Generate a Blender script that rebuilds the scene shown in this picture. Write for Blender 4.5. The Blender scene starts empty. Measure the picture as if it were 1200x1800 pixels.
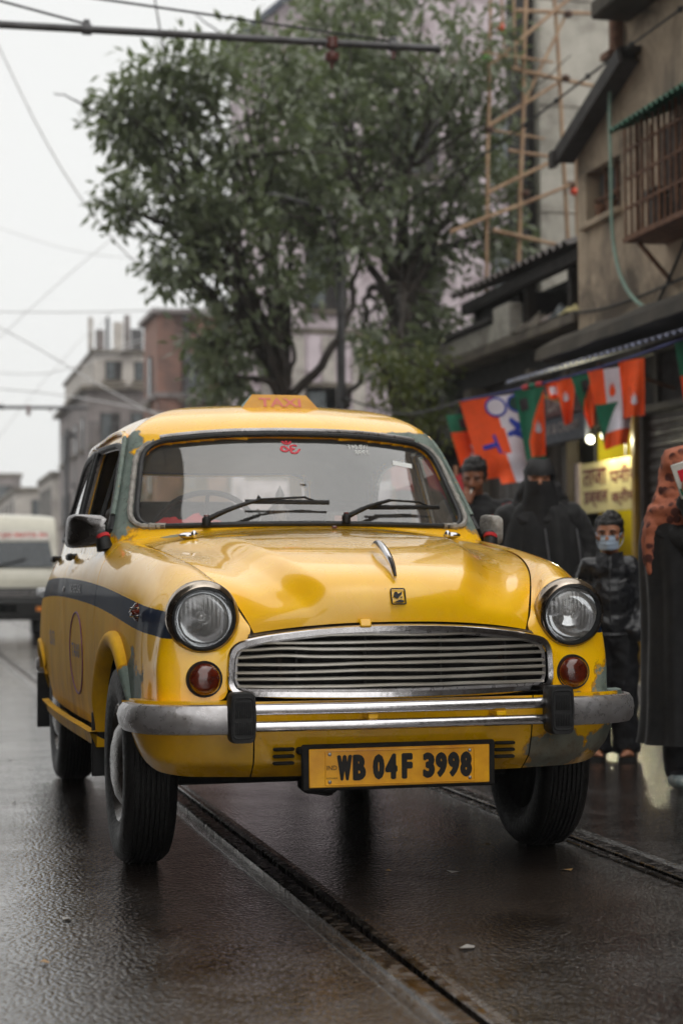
import bpy, bmesh, math, random
import numpy as np
from mathutils import Vector, Matrix, noise as mnoise

# ---------------------------------------------------------------- scene, camera, light
SC = bpy.context.scene
COL = SC.collection
random.seed(11)
RNG = np.random.default_rng(11)
PI = math.pi

cam_d = bpy.data.cameras.new('camera')
cam = bpy.data.objects.new('camera', cam_d)
COL.objects.link(cam)
SC.camera = cam
cam_d.sensor_fit = 'HORIZONTAL'
cam_d.sensor_width = 24.0
cam_d.lens = 63.0
cam_d.clip_start = 0.05
cam_d.clip_end = 2000
cam_d.dof.use_dof = True
cam_d.dof.focus_distance = 5.45
cam_d.dof.aperture_fstop = 3.0
CAM = Vector((-1.4116, -5.7665, 0.9045))
YAW, PIT, ROLL = 0.24011, 0.03617, -0.006875
cam.matrix_world = (Matrix.Translation(CAM) @ Matrix.Rotation(-YAW, 4, 'Z')
                    @ Matrix.Rotation(PI / 2 + PIT, 4, 'X') @ Matrix.Rotation(ROLL, 4, 'Z'))

SUN_EL, SUN_AZ = math.radians(66), math.radians(168)
world = bpy.data.worlds.new('World')
SC.world = world
world.use_nodes = True
wn, wl = world.node_tree.nodes, world.node_tree.links
wbg = wn['Background']
sky = wn.new('ShaderNodeTexSky')
sky.sky_type = 'NISHITA'
sky.sun_disc = False
sky.sun_elevation = SUN_EL
sky.sun_rotation = SUN_AZ
sky.air_density = 1.0
sky.dust_density = 6.0
hs = wn.new('ShaderNodeHueSaturation')
hs.inputs['Saturation'].default_value = 0.12
wl.new(sky.outputs['Color'], hs.inputs['Color'])
mx = wn.new('ShaderNodeMix')
mx.data_type = 'RGBA'
mx.inputs['Factor'].default_value = 0.82          # the overcast layer over the clear sky
wl.new(hs.outputs['Color'], mx.inputs['A'])
mx.inputs['B'].default_value = (6.7, 6.75, 6.65, 1)
wl.new(mx.outputs['Result'], wbg.inputs['Color'])
wbg.inputs['Strength'].default_value = 0.1

sun_d = bpy.data.lights.new('sun', 'SUN')
sun_d.energy = 1.5
sun_d.angle = math.radians(150)
sun_d.color = (1.0, 0.965, 0.92)
sun = bpy.data.objects.new('sun', sun_d)
COL.objects.link(sun)
# soft sun high behind the camera
sdir = Vector((math.sin(SUN_AZ) * math.cos(SUN_EL), math.cos(SUN_AZ) * math.cos(SUN_EL), math.sin(SUN_EL)))
sun.rotation_euler = sdir.to_track_quat('Z', 'Y').to_euler()

vs = SC.view_settings
vs.view_transform = 'Standard'
vs.look = 'None'
vs.exposure = 0.64
vs.gamma = 1.0
vs.use_curve_mapping = False
SC.cycles.use_denoising = True
SC.cycles.max_bounces = 7
SC.cycles.diffuse_bounces = 3
SC.cycles.volume_bounces = 0
SC.cycles.transmission_bounces = 5
SC.cycles.transparent_max_bounces = 16
SC.cycles.glossy_bounces = 4
SC.cycles.sample_clamp_indirect = 6.0

# ---------------------------------------------------------------- helpers
def tag(o, label=None, cat=None, group=None, kind=None):
    for k, v in (('label', label), ('category', cat), ('group', group), ('kind', kind)):
        if v:
            o[k] = v
    return o

def empty(name, loc=(0, 0, 0), rz=0.0, **kw):
    o = bpy.data.objects.new(name, None)
    COL.objects.link(o)
    o.location = loc
    o.rotation_euler = (0, 0, rz)
    return tag(o, **kw)

def mkobj(name, me, parent=None, **kw):
    o = bpy.data.objects.new(name, me)
    COL.objects.link(o)
    if parent is not None:
        o.parent = parent
    return tag(o, **kw)

class MB:
    """collects shapes into ONE mesh"""
    def __init__(s):
        s.v, s.f, s.m = [], [], []
        s.n = 0
    def add(s, vs_, fs, m=0):
        vs_ = np.asarray(vs_, float).reshape(-1, 3)
        s.v.append(vs_)
        o = s.n
        for f in fs:
            s.f.append(tuple(int(i) + o for i in f))
            s.m.append(m)
        s.n += len(vs_)
        return s
    def grid(s, P, m=0, cu=False, cv=False, flip=False):
        P = np.asarray(P, float)
        a, b = P.shape[:2]
        fs = []
        for i in range(a if cu else a - 1):
            for j in range(b if cv else b - 1):
                i2, j2 = (i + 1) % a, (j + 1) % b
                q = (i * b + j, i * b + j2, i2 * b + j2, i2 * b + j)
                fs.append(q[::-1] if flip else q)
        return s.add(P.reshape(-1, 3), fs, m)
    def box(s, c, d, rz=0.0, m=0, r=0.0, R=None):
        """box of full size d about c; r chamfers its edges"""
        hx, hy, hz = [max(1e-5, k / 2) for k in d]
        r = min(r, hx * .9, hy * .9, hz * .9)
        V, F = [], []
        if r <= 0:
            for x in (-1, 1):
                for y in (-1, 1):
                    for z in (-1, 1):
                        V.append((x * hx, y * hy, z * hz))
            F = [(0, 1, 3, 2), (4, 6, 7, 5), (0, 4, 5, 1), (2, 3, 7, 6), (0, 2, 6, 4), (1, 5, 7, 3)]
        else:
            idx = {}
            for x in (-1, 1):
                for y in (-1, 1):
                    for z in (-1, 1):
                        for a in range(3):
                            p = [x * (hx - r), y * (hy - r), z * (hz - r)]
                            p[a] += (x, y, z)[a] * r
                            idx[(x, y, z, a)] = len(V)
                            V.append(p)
            g = lambda *k: idx[k]
            for a in range(3):
                b, c2 = (a + 1) % 3, (a + 2) % 3
                for sgn in (-1, 1):
                    q = []
                    for (u, w) in ((-1, -1), (1, -1), (1, 1), (-1, 1)):
                        k = [0, 0, 0]
                        k[a], k[b], k[c2] = sgn, u, w
                        q.append(g(*k, a))
                    F.append(q if sgn > 0 else q[::-1])
                for u in (-1, 1):
                    for w in (-1, 1):
                        k0, k1 = [0, 0, 0], [0, 0, 0]
                        k0[a], k1[a] = -1, 1
                        k0[b] = k1[b] = u
                        k0[c2] = k1[c2] = w
                        q = [g(*k0, b), g(*k1, b), g(*k1, c2), g(*k0, c2)]
                        F.append(q if u * w < 0 else q[::-1])
            for x in (-1, 1):
                for y in (-1, 1):
                    for z in (-1, 1):
                        q = [g(x, y, z, 0), g(x, y, z, 1), g(x, y, z, 2)]
                        F.append(q if x * y * z > 0 else q[::-1])
        V = np.array(V)
        if R is not None:
            V = V @ np.array(R).T
        elif rz:
            cs, sn = math.cos(rz), math.sin(rz)
            V = np.stack([V[:, 0] * cs - V[:, 1] * sn, V[:, 0] * sn + V[:, 1] * cs, V[:, 2]], 1)
        return s.add(V + np.array(c), F, m)
    def tube(s, path, r, seg=8, m=0, cap=True, closed=False, flat=None):
        """round tube along a path; flat=(a,b) squashes the section along a fixed axis frame"""
        P = np.asarray(path, float)
        n = len(P)
        r = np.broadcast_to(np.asarray(r, float), (n,)).copy()
        if closed:
            T = np.roll(P, -1, 0) - np.roll(P, 1, 0)
        else:
            T = np.gradient(P, axis=0)
        T /= np.linalg.norm(T, axis=1, keepdims=True) + 1e-12
        ref = np.array([0, 0, 1.0]) if abs(T[0][2]) < .9 else np.array([1.0, 0, 0])
        N = np.zeros_like(P)
        nrm = ref - T[0] * ref.dot(T[0])
        nrm /= np.linalg.norm(nrm)
        for i in range(n):
            nrm = nrm - T[i] * nrm.dot(T[i])
            nrm /= np.linalg.norm(nrm) + 1e-12
            N[i] = nrm
        B = np.cross(T, N)
        a = np.linspace(0, 2 * PI, seg, endpoint=False)
        fa, fb = flat if flat else (1, 1)
        rings = P[:, None] + r[:, None, None] * (np.cos(a)[None, :, None] * N[:, None] * fa + np.sin(a)[None, :, None] * B[:, None] * fb)
        o = s.n
        s.grid(rings, m, cu=closed, cv=True, flip=True)
        if cap and not closed:
            s.f.append(tuple(o + k for k in range(seg)))
            s.m.append(m)
            s.f.append(tuple(o + (n - 1) * seg + k for k in range(seg))[::-1])
            s.m.append(m)
        return s
    def sweep(s, path, prof, up=(0, 0, 1), m=0, closed=False, cprof=True, cap=True):
        """sweep a 2-D profile [(side, up)] along a path with a fixed up"""
        P = np.asarray(path, float)
        T = (np.roll(P, -1, 0) - np.roll(P, 1, 0)) if closed else np.gradient(P, axis=0)
        T /= np.linalg.norm(T, axis=1, keepdims=True) + 1e-12
        U = np.broadcast_to(np.asarray(up, float), P.shape)
        S = np.cross(T, U)
        S /= np.linalg.norm(S, axis=1, keepdims=True) + 1e-12
        U = np.cross(S, T)
        pr = np.asarray(prof, float)
        R = P[:, None] + pr[None, :, 0, None] * S[:, None] + pr[None, :, 1, None] * U[:, None]
        o = s.n
        s.grid(R, m, cu=closed, cv=cprof)
        k = len(pr)
        if cap and cprof and not closed:
            s.f.append(tuple(o + i for i in range(k))[::-1])
            s.m.append(m)
            s.f.append(tuple(o + (len(P) - 1) * k + i for i in range(k)))
            s.m.append(m)
        return s
    def lathe(s, prof, c=(0, 0, 0), axis='z', seg=24, m=0):
        """prof: [(radius, height)]"""
        a = np.linspace(0, 2 * PI, seg, endpoint=False)
        pr = np.asarray(prof, float)
        x = pr[:, 0, None] * np.cos(a)
        y = pr[:, 0, None] * np.sin(a)
        z = np.broadcast_to(pr[:, 1, None], x.shape)
        V = {'z': (x, y, z), 'y': (x, z, -y), 'x': (z, x, y)}[axis]
        return s.grid(np.stack(V, -1) + np.array(c), m, cv=True, flip=(axis != 'z') and False)
    def prism(s, poly, z0, z1, m=0, fn=None):
        """polygon (x,y) extruded between z0 and z1; fn maps (x,y,z)->world"""
        n = len(poly)
        V = [(x, y, z0) for x, y in poly] + [(x, y, z1) for x, y in poly]
        F = [tuple(range(n))[::-1], tuple(range(n, 2 * n))] + [(i, (i + 1) % n, n + (i + 1) % n, n + i) for i in range(n)]
        if fn:
            V = [fn(*v) for v in V]
        return s.add(V, F, m)
    def ball(s, c, r, seg=12, m=0, R=None):
        r = np.broadcast_to(np.asarray(r, float), (3,))
        th = np.linspace(0, PI, max(4, seg // 2 + 1))
        ph = np.linspace(0, 2 * PI, seg, endpoint=False)
        V = np.stack([np.sin(th)[:, None] * np.cos(ph), np.sin(th)[:, None] * np.sin(ph), np.cos(th)[:, None] * np.ones_like(ph)], -1) * r
        if R is not None:
            V = V @ np.array(R).T
        return s.grid(V + np.array(c), m, cv=True)
    def arr(s):
        return np.concatenate(s.v) if s.v else np.zeros((0, 3))
    def build(s, name, mats, parent=None, smooth=True, angle=40, weld=False, fixn=False, **kw):
        if not isinstance(mats, (list, tuple)):
            mats = [mats]
        me = bpy.data.meshes.new(name)
        me.from_pydata(s.arr().tolist(), [], s.f)
        for m in mats:
            me.materials.append(m)
        if any(s.m):
            me.polygons.foreach_set('material_index', s.m)
        if weld or fixn:
            bm = bmesh.new()
            bm.from_mesh(me)
            if weld:
                bmesh.ops.remove_doubles(bm, verts=bm.verts, dist=1e-5)
            if fixn:
                bmesh.ops.recalc_face_normals(bm, faces=bm.faces)
            bm.to_mesh(me)
            bm.free()
        me.update()
        if smooth:
            me.shade_smooth()
            if angle:
                me.set_sharp_from_angle(angle=math.radians(angle))
        return mkobj(name, me, parent, **kw)

def spl(t, y):
    """natural cubic spline through (t, y[...]); returns evaluator"""
    t = np.asarray(t, float)
    y = np.asarray(y, float)
    if len(t) > 1 and t[0] > t[-1]:
        t, y = t[::-1], y[::-1]
    n = len(t)
    h = np.diff(t)
    A = np.zeros((n, n))
    A[0, 0] = A[-1, -1] = 1
    rhs = np.zeros((n,) + y.shape[1:])
    sh = (-1,) + (1,) * (y.ndim - 1)
    for i in range(1, n - 1):
        A[i, i - 1], A[i, i], A[i, i + 1] = h[i - 1], 2 * (h[i - 1] + h[i]), h[i]
        rhs[i] = 6 * ((y[i + 1] - y[i]) / h[i] - (y[i] - y[i - 1]) / h[i - 1])
    M = np.linalg.solve(A, rhs.reshape(n, -1)).reshape(rhs.shape)
    def ev(q):
        q = np.asarray(q, float)
        i = np.clip(np.searchsorted(t, q) - 1, 0, n - 2)
        hh = h[i].reshape(q.shape + (1,) * (y.ndim - 1))
        a = (t[i + 1] - q).reshape(hh.shape) / hh
        b = (q - t[i]).reshape(hh.shape) / hh
        return a * y[i] + b * y[i + 1] + ((a ** 3 - a) * M[i] + (b ** 3 - b) * M[i + 1]) * hh ** 2 / 6
    return ev

def curve(pts, n=24):
    pts = np.asarray(pts, float)
    d = np.r_[0, np.cumsum(np.linalg.norm(np.diff(pts, axis=0), axis=1))]
    return spl(d, pts)(np.linspace(0, d[-1], n))

def rpoly(pts, r, k=5):
    """closed polygon with rounded corners (r scalar or list)"""
    pts = [np.array(p, float) for p in pts]
    n = len(pts)
    rr = r if isinstance(r, (list, tuple)) else [r] * n
    out = []
    for i in range(n):
        p, a, b = pts[i], pts[i - 1], pts[(i + 1) % n]
        u, w = a - p, b - p
        lu, lw = np.linalg.norm(u), np.linalg.norm(w)
        d = min(rr[i], lu * .49, lw * .49)
        s0, s1 = p + u / lu * d, p + w / lw * d
        for t in np.linspace(0, 1, k):
            out.append((1 - t) ** 2 * s0 + 2 * t * (1 - t) * p + t * t * s1)
    return np.array(out)

def resample(P, n, closed=True):
    P = np.asarray(P, float)
    Q = np.vstack([P, P[:1]]) if closed else P
    d = np.r_[0, np.cumsum(np.linalg.norm(np.diff(Q, axis=0), axis=1))]
    t = np.linspace(0, d[-1], n, endpoint=not closed)
    return np.stack([np.interp(t, d, Q[:, k]) for k in range(Q.shape[1])], 1)

def sstep(x):
    x = np.clip(x, 0, 1)
    return x * x * (3 - 2 * x)

_FONT = {}
def text_geo(body, size=1.0, bold=0.0, sx=1.0, align='CENTER', spacing=1.0, res=3):
    """flat text: vertices (x,y) and faces"""
    cu = bpy.data.curves.new('txt', 'FONT')
    cu.body = body
    cu.size = size
    cu.align_x = align
    cu.align_y = 'CENTER'
    cu.offset = bold
    cu.space_character = spacing
    cu.resolution_u = res
    o = bpy.data.objects.new('txt', cu)
    COL.objects.link(o)
    dg = bpy.context.evaluated_depsgraph_get()
    me = o.evaluated_get(dg).to_mesh()
    V = np.array([v.co[:] for v in me.vertices]) if len(me.vertices) else np.zeros((0, 3))
    F = [tuple(p.vertices) for p in me.polygons]
    o.evaluated_get(dg).to_mesh_clear()
    bpy.data.objects.remove(o)
    bpy.data.curves.remove(cu)
    if len(V):
        V[:, 0] *= sx
    return V[:, :2], F

def fit_text(body, w, h, bold=0.0, mirror=False, **kw):
    """text scaled to fill w x h about the origin"""
    V, F = text_geo(body, 1.0, bold, **kw)
    if not len(V):
        return V, F
    lo, hi = V.min(0), V.max(0)
    V = (V - (lo + hi) / 2) / np.maximum(hi - lo, 1e-6) * np.array([w, h])
    if mirror:
        V[:, 0] *= -1
        F = [f[::-1] for f in F]
    return V, F

# ---------------------------------------------------------------- materials
def newmat(name):
    m = bpy.data.materials.new(name)
    m.use_nodes = True
    nt = m.node_tree
    return m, nt.nodes, nt.links, nt.nodes['Principled BSDF']

def lin(c):
    return tuple(((k / 255 + .055) / 1.055) ** 2.4 if k / 255 > .04045 else k / 255 / 12.92 for k in c)

class NG:
    """small node-graph shorthand"""
    def __init__(s, nodes, links):
        s.n, s.l = nodes, links
    def _in(s, sock, v):
        if hasattr(v, 'is_output') or hasattr(v, 'links'):
            s.l.new(v, sock)
        else:
            sock.default_value = v
    def math(s, op, a, b=0.0, c=0.0, clamp=False):
        k = s.n.new('ShaderNodeMath')
        k.operation = op
        k.use_clamp = clamp
        s._in(k.inputs[0], a)
        s._in(k.inputs[1], b)
        s._in(k.inputs[2], c)
        return k.outputs[0]
    def mix(s, f, a, b, mode='MIX'):
        k = s.n.new('ShaderNodeMix')
        k.data_type = 'RGBA'
        k.blend_type = mode
        s._in(k.inputs['Factor'], f)
        s._in(k.inputs['A'], a if hasattr(a, 'links') else (*a, 1) if len(a) == 3 else a)
        s._in(k.inputs['B'], b if hasattr(b, 'links') else (*b, 1) if len(b) == 3 else b)
        return k.outputs['Result']
    def coord(s, kind='Object', scale=(1, 1, 1), loc=(0, 0, 0)):
        k = s.n.new('ShaderNodeTexCoord')
        m = s.n.new('ShaderNodeMapping')
        m.inputs['Scale'].default_value = scale
        m.inputs['Location'].default_value = loc
        s.l.new(k.outputs[kind], m.inputs[0])
        return m.outputs[0]
    def pos(s):
        return s.n.new('ShaderNodeNewGeometry').outputs['Position']
    def noise(s, vec, scale, detail=4, rough=.55, dist=0.0):
        k = s.n.new('ShaderNodeTexNoise')
        k.inputs['Scale'].default_value = scale
        k.inputs['Detail'].default_value = detail
        k.inputs['Roughness'].default_value = rough
        k.inputs['Distortion'].default_value = dist
        if vec is not None:
            s.l.new(vec, k.inputs['Vector'])
        return k.outputs['Fac']
    def voro(s, vec, scale, feat='F1', out='Distance'):
        k = s.n.new('ShaderNodeTexVoronoi')
        k.feature = feat
        k.inputs['Scale'].default_value = scale
        s.l.new(vec, k.inputs['Vector'])
        return k.outputs[out]
    def ramp(s, f, lo, hi, a=0.0, b=1.0):
        k = s.n.new('ShaderNodeMapRange')
        k.clamp = True
        s._in(k.inputs['Value'], f)
        k.inputs['From Min'].default_value = lo
        k.inputs['From Max'].default_value = hi
        k.inputs['To Min'].default_value = a
        k.inputs['To Max'].default_value = b
        return k.outputs[0]
    def sep(s, vec):
        k = s.n.new('ShaderNodeSeparateXYZ')
        s.l.new(vec, k.inputs[0])
        return k.outputs
    def bump(s, h, strength=.3, dist=.01):
        k = s.n.new('ShaderNodeBump')
        k.inputs['Strength'].default_value = strength
        k.inputs['Distance'].default_value = dist
        s.l.new(h, k.inputs['Height'])
        return k.outputs[0]

def pmat(name, col, rough=.5, metal=0.0, var=.15, vscale=6.0, bump=0.0, bscale=60.0, coat=0.0, col2=None, spec=.5,
         streak=False, coord='Object', emit=None, estr=0.0, trans=0.0, ior=1.45, rvar=.12, sheen=0.0):
    """everyday procedural material: base colour broken by noise, uneven gloss, fine relief"""
    m, n, l, b = newmat(name)
    g = NG(n, l)
    co = g.coord(coord, (1, 1, .12) if streak else (1, 1, 1))
    f = g.noise(co, vscale, 5, .6)
    c2 = col2 if col2 else tuple(k * (1 - var * 2) for k in col)
    fac = g.ramp(f, .35, .7)
    if not col2:
        c1 = tuple(min(1, k * (1 + var)) for k in col)
    else:
        c1 = col
    l.new(g.mix(fac, c1, c2), b.inputs['Base Color'])
    r2 = g.noise(g.coord(coord), vscale * 3.1, 3)
    l.new(g.ramp(r2, .3, .75, max(.02, rough - rvar), min(1, rough + rvar)), b.inputs['Roughness'])
    b.inputs['Metallic'].default_value = metal
    b.inputs['Specular IOR Level'].default_value = spec
    b.inputs['Coat Weight'].default_value = coat
    b.inputs['Coat Roughness'].default_value = .08
    b.inputs['Transmission Weight'].default_value = trans
    b.inputs['IOR'].default_value = ior
    if sheen:
        b.inputs['Sheen Weight'].default_value = sheen
    if bump:
        l.new(g.bump(g.noise(g.coord(coord), bscale, 4), bump, .01), b.inputs['Normal'])
    if emit:
        b.inputs['Emission Color'].default_value = (*emit, 1)
        b.inputs['Emission Strength'].default_value = estr
    return m
# ================================================================ the taxi (street axes = taxi axes; front axle over the origin)
def paint_material():
    m, n, l, b = newmat('taxi_paint')
    g = NG(n, l)
    p = g.pos()
    X, Y, Z = g.sep(p)
    ax = g.math('ABSOLUTE', X)
    nz = g.noise(p, 9.0, 5, .6)
    nf = g.noise(p, 55.0, 4, .6)
    yel = g.mix(g.ramp(nz, .35, .7), lin((255, 197, 0)), lin((249, 186, 0)))
    # road film on the lower panels
    film = g.math('MULTIPLY', g.ramp(Z, .95, .45), g.ramp(g.noise(g.coord('Object', (1, 1, .25)), 7.0, 5, .65), .38, .72))
    door = g.math('MULTIPLY', g.math('MULTIPLY', g.ramp(Y, -.60, -.36), g.ramp(ax, .665, .715)), g.ramp(Z, .98, .84))
    side = g.math('MULTIPLY', g.math('MULTIPLY_ADD', film, .6, .4), door)
    yel = g.mix(g.math('MULTIPLY', side, .72), yel, lin((118, 84, 48)))
    # blue waist stripe
    yq = g.math('SUBTRACT', Y, .5)
    top = g.math('ADD', g.math('MULTIPLY_ADD', yq, .048, .883), g.math('MULTIPLY', g.math('MULTIPLY', yq, yq), -.023))
    edge = g.math('MULTIPLY', g.math('SUBTRACT', nf, .5), .004)
    d = g.math('SUBTRACT', g.math('ADD', top, edge), Z)
    s = g.math('MULTIPLY', g.math('GREATER_THAN', d, 0), g.math('LESS_THAN', d, .074))
    s = g.math('MULTIPLY', s, g.math('GREATER_THAN', ax, .63))
    s = g.math('MULTIPLY', s, g.math('LESS_THAN', Y, 3.3))
    col = g.mix(s, yel, g.mix(g.ramp(nz, .4, .7), lin((24, 36, 58)), lin((44, 52, 66))))
    # bare grey filler: (centre, radii)
    grey = halo = None
    pats = [((-.70, -.33, .575), (.10, .13, .105)), ((.70, -.52, .575), (.14, .12, .085)), ((.645, -.58, .51), (.2, .1, .045)), ((.52, -.60, .375), (.105, .2, .07)),
            ((.68, -.52, .40), (.10, .16, .045)), ((-.645, .70, 1.25), (.09, .30, .21)), ((.645, .70, 1.25), (.09, .30, .21)),
            ((-.60, .86, 1.425), (.062, .10, .06)), ((.50, .86, 1.435), (.17, .09, .026)), ((.60, .88, 1.41), (.07, .12, .07)), ((-.5, .43, 1.062), (.1, .05, .02))]
    pn = g.math('MULTIPLY', g.math('SUBTRACT', g.noise(p, 14.0, 5, .6), .5), 1.5)
    for c, r in pats:
        vv = n.new('ShaderNodeVectorMath')
        vv.operation = 'SUBTRACT'
        l.new(p, vv.inputs[0])
        vv.inputs[1].default_value = c
        vd = n.new('ShaderNodeVectorMath')
        vd.operation = 'DIVIDE'
        l.new(vv.outputs[0], vd.inputs[0])
        vd.inputs[1].default_value = r
        ln = n.new('ShaderNodeVectorMath')
        ln.operation = 'LENGTH'
        l.new(vd.outputs[0], ln.inputs[0])
        q = g.math('ADD', pn, ln.outputs['Value'])
        k = g.ramp(q, 1.0, .94)
        grey = k if grey is None else g.math('MAXIMUM', grey, k)
        k2 = g.ramp(q, 1.09, 1.0)
        halo = k2 if halo is None else g.math('MAXIMUM', halo, k2)
    gcol = g.mix(g.ramp(g.noise(p, 18, 4), .3, .7), lin((98, 112, 106)), lin((128, 140, 132)))
    rim_ = g.math('MULTIPLY', g.math('SUBTRACT', halo, grey, clamp=True), .75)
    col = g.mix(rim_, col, lin((150, 92, 30)))
    gcol = g.mix(g.math('MULTIPLY', g.ramp(g.noise(p, 45, 4, .7), .52, .68), .55), gcol, lin((74, 78, 70)))
    gcol = g.mix(g.math('MULTIPLY', g.ramp(g.noise(p, 26, 4, .7), .62, .7), .6), gcol, lin((172, 128, 52)))
    col = g.mix(grey, col, gcol)
    # splash dirt low on the nose
    low = g.math('MULTIPLY', g.math('MULTIPLY', g.ramp(Z, .50, .30), g.ramp(Y, -.2, -.5)), g.ramp(g.noise(p, 6, 5, .65), .3, .7, .25, .8))
    col = g.mix(low, col, lin((112, 72, 24)))
    smear = g.math('MULTIPLY', g.ramp(g.noise(g.coord('Object', (1, .35, 1)), 11, 6, .7), .55, .75), .10)
    col = g.mix(smear, col, lin((170, 118, 30)))
    # chips and scuffs
    chip = g.math('MULTIPLY', g.ramp(g.noise(p, 70, 3, .5), .73, .76), g.ramp(g.noise(p, 5, 2), .5, .62))
    col = g.mix(g.math('MULTIPLY', chip, .7), col, lin((88, 62, 40)))
    l.new(col, b.inputs['Base Color'])
    dull = g.math('MAXIMUM', g.math('MULTIPLY', door, .95), g.math('MULTIPLY', grey, .85))
    l.new(g.math('MULTIPLY_ADD', dull, .5, g.ramp(nz, .3, .7, .22, .34)), b.inputs['Roughness'])
    l.new(g.math('SUBTRACT', 1.0, g.math('MAXIMUM', dull, g.math('MULTIPLY', s, .85)), clamp=True), b.inputs['Coat Weight'])
    b.inputs['Coat IOR'].default_value = 1.42
    l.new(g.math('MULTIPLY_ADD', g.math('MAXIMUM', s, dull), -.42, .5), b.inputs['Specular IOR Level'])
    b.inputs['Coat Roughness'].default_value = .025
    # hand-beaten, often repainted sheet: very slight waviness
    l.new(g.bump(g.noise(p, 3.2, 2, .4), .22, .02), b.inputs['Normal'])
    bc = n.new('ShaderNodeBump')
    bc.inputs['Strength'].default_value = .10
    bc.inputs['Distance'].default_value = .02
    l.new(g.noise(p, 4.5, 2, .4), bc.inputs['Height'])
    l.new(bc.outputs[0], b.inputs['Coat Normal'])
    return m

def glass_material(name, dust=.10, tint=(.93, .96, .95), refl=1.7):
    m, n, l, b = newmat(name)
    g = NG(n, l)
    n.remove(b)
    out = n['Material Output']
    fr = n.new('ShaderNodeFresnel')
    bf = n.new('ShaderNodeNewGeometry').outputs['Backfacing']
    l.new(g.math('MULTIPLY_ADD', bf, 1 / 1.52 - 1.52, 1.52), fr.inputs['IOR'])   # a pane is a thin sheet: same reflectance from both sides
    gl = n.new('ShaderNodeBsdfGlossy')
    gl.inputs['Roughness'].default_value = .02
    tr = n.new('ShaderNodeBsdfTransparent')
    tr.inputs['Color'].default_value = (*tint, 1)
    df = n.new('ShaderNodeBsdfDiffuse')
    df.inputs['Color'].default_value = (.62, .62, .60, 1)
    m1 = n.new('ShaderNodeMixShader')
    p = g.pos()
    w = g.noise(g.coord('Object', (1, 1, .14)), 16, 4, .6)
    dv = g.math('MULTIPLY', g.ramp(w, .3, .8, .6, 1.6), dust)
    l.new(dv, m1.inputs[0])
    l.new(tr.outputs[0], m1.inputs[1])
    l.new(df.outputs[0], m1.inputs[2])
    m2 = n.new('ShaderNodeMixShader')
    l.new(g.math('MULTIPLY', fr.outputs[0], refl, clamp=True), m2.inputs[0])
    l.new(m1.outputs[0], m2.inputs[1])
    l.new(gl.outputs[0], m2.inputs[2])
    l.new(m2.outputs[0], out.inputs['Surface'])
    return m

def lens_material():
    m, n, l, b = newmat('headlamp_lens')
    g = NG(n, l)
    b.inputs['Base Color'].default_value = (.97, .98, .97, 1)
    b.inputs['Roughness'].default_value = .06
    b.inputs['Transmission Weight'].default_value = 1.0
    b.inputs['IOR'].default_value = 1.46
    return m

M = {}
M['paint'] = paint_material()
M['glass'] = glass_material('windscreen_glass', .05, refl=3.3)
M['glass_side'] = glass_material('side_glass', .05)
M['lens'] = glass_material('headlamp_lens', .20, (.97, .98, .98), refl=2.2)
M['chrome'] = pmat('old_chrome', lin((205, 203, 205)), .17, 1.0, .05, 30, bump=.05, bscale=30, rvar=.09)
M['dullmetal'] = pmat('dull_bumper_steel', lin((178, 176, 178)), .33, .72, .12, 14, bump=.08, bscale=40, col2=lin((146, 142, 140)), rvar=.12)
M['barmetal'] = pmat('grille_bar_metal', lin((206, 202, 194)), .38, .6, .1, 3, col2=lin((176, 168, 154)))
M['rim_metal'] = pmat('lamp_rim_metal', lin((176, 166, 154)), .22, 1.0, .1, 12, col2=lin((112, 98, 84)))
M['rubber'] = pmat('black_rubber', lin((30, 30, 31)), .55, 0, .2, 30, bump=.15, bscale=90)
M['tyre'] = pmat('wet_tyre', lin((15, 14, 14)), .62, 0, .25, 25, bump=.3, bscale=70)
M['black'] = pmat('matt_black', lin((16, 15, 15)), .6, 0, .2, 20)
M['gap'] = pmat('dark_underbody', lin((20, 18, 17)), .8, 0, .2, 12)
M['grime'] = pmat('grimy_panel', lin((86, 76, 66)), .45, .5, .2, 18, col2=lin((46, 40, 36)))
M['amber'] = pmat('dark_amber_lens', lin((104, 32, 10)), .14, 0, .2, 30, coat=1.0, col2=lin((60, 18, 9)))
M['sealant'] = pmat('grey_sealant', lin((152, 148, 142)), .7, 0, .2, 40, bump=.5, bscale=80)
M['seat'] = pmat('brown_seat_vinyl', lin((74, 58, 50)), .5, 0, .2, 8)
M['redcloth'] = pmat('red_cloth', lin((196, 38, 44)), .8, 0, .15, 12, bump=.3)
M['liner'] = pmat('grey_headliner', lin((112, 108, 104)), .8, 0, .1, 8)
M['dash'] = pmat('dash_panel', lin((70, 66, 62)), .5, 0, .1, 8)
M['white'] = pmat('white_paper', lin((226, 226, 224)), .7, 0, .03, 8)
M['reflector'] = pmat('lamp_reflector', lin((225, 226, 228)), .08, 1.0, .02, 8, rvar=.03)
M['hub'] = pmat('hubcap_metal', lin((92, 88, 85)), .3, .9, .1, 5, col2=lin((66, 62, 60)))

taxi = empty('taxi', (0, 0, 0), label='yellow vintage taxi with blue side stripe, chrome grille and roof sign', cat='taxi')

def mir(V):
    return np.asarray(V) * np.array([-1, 1, 1])

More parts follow.
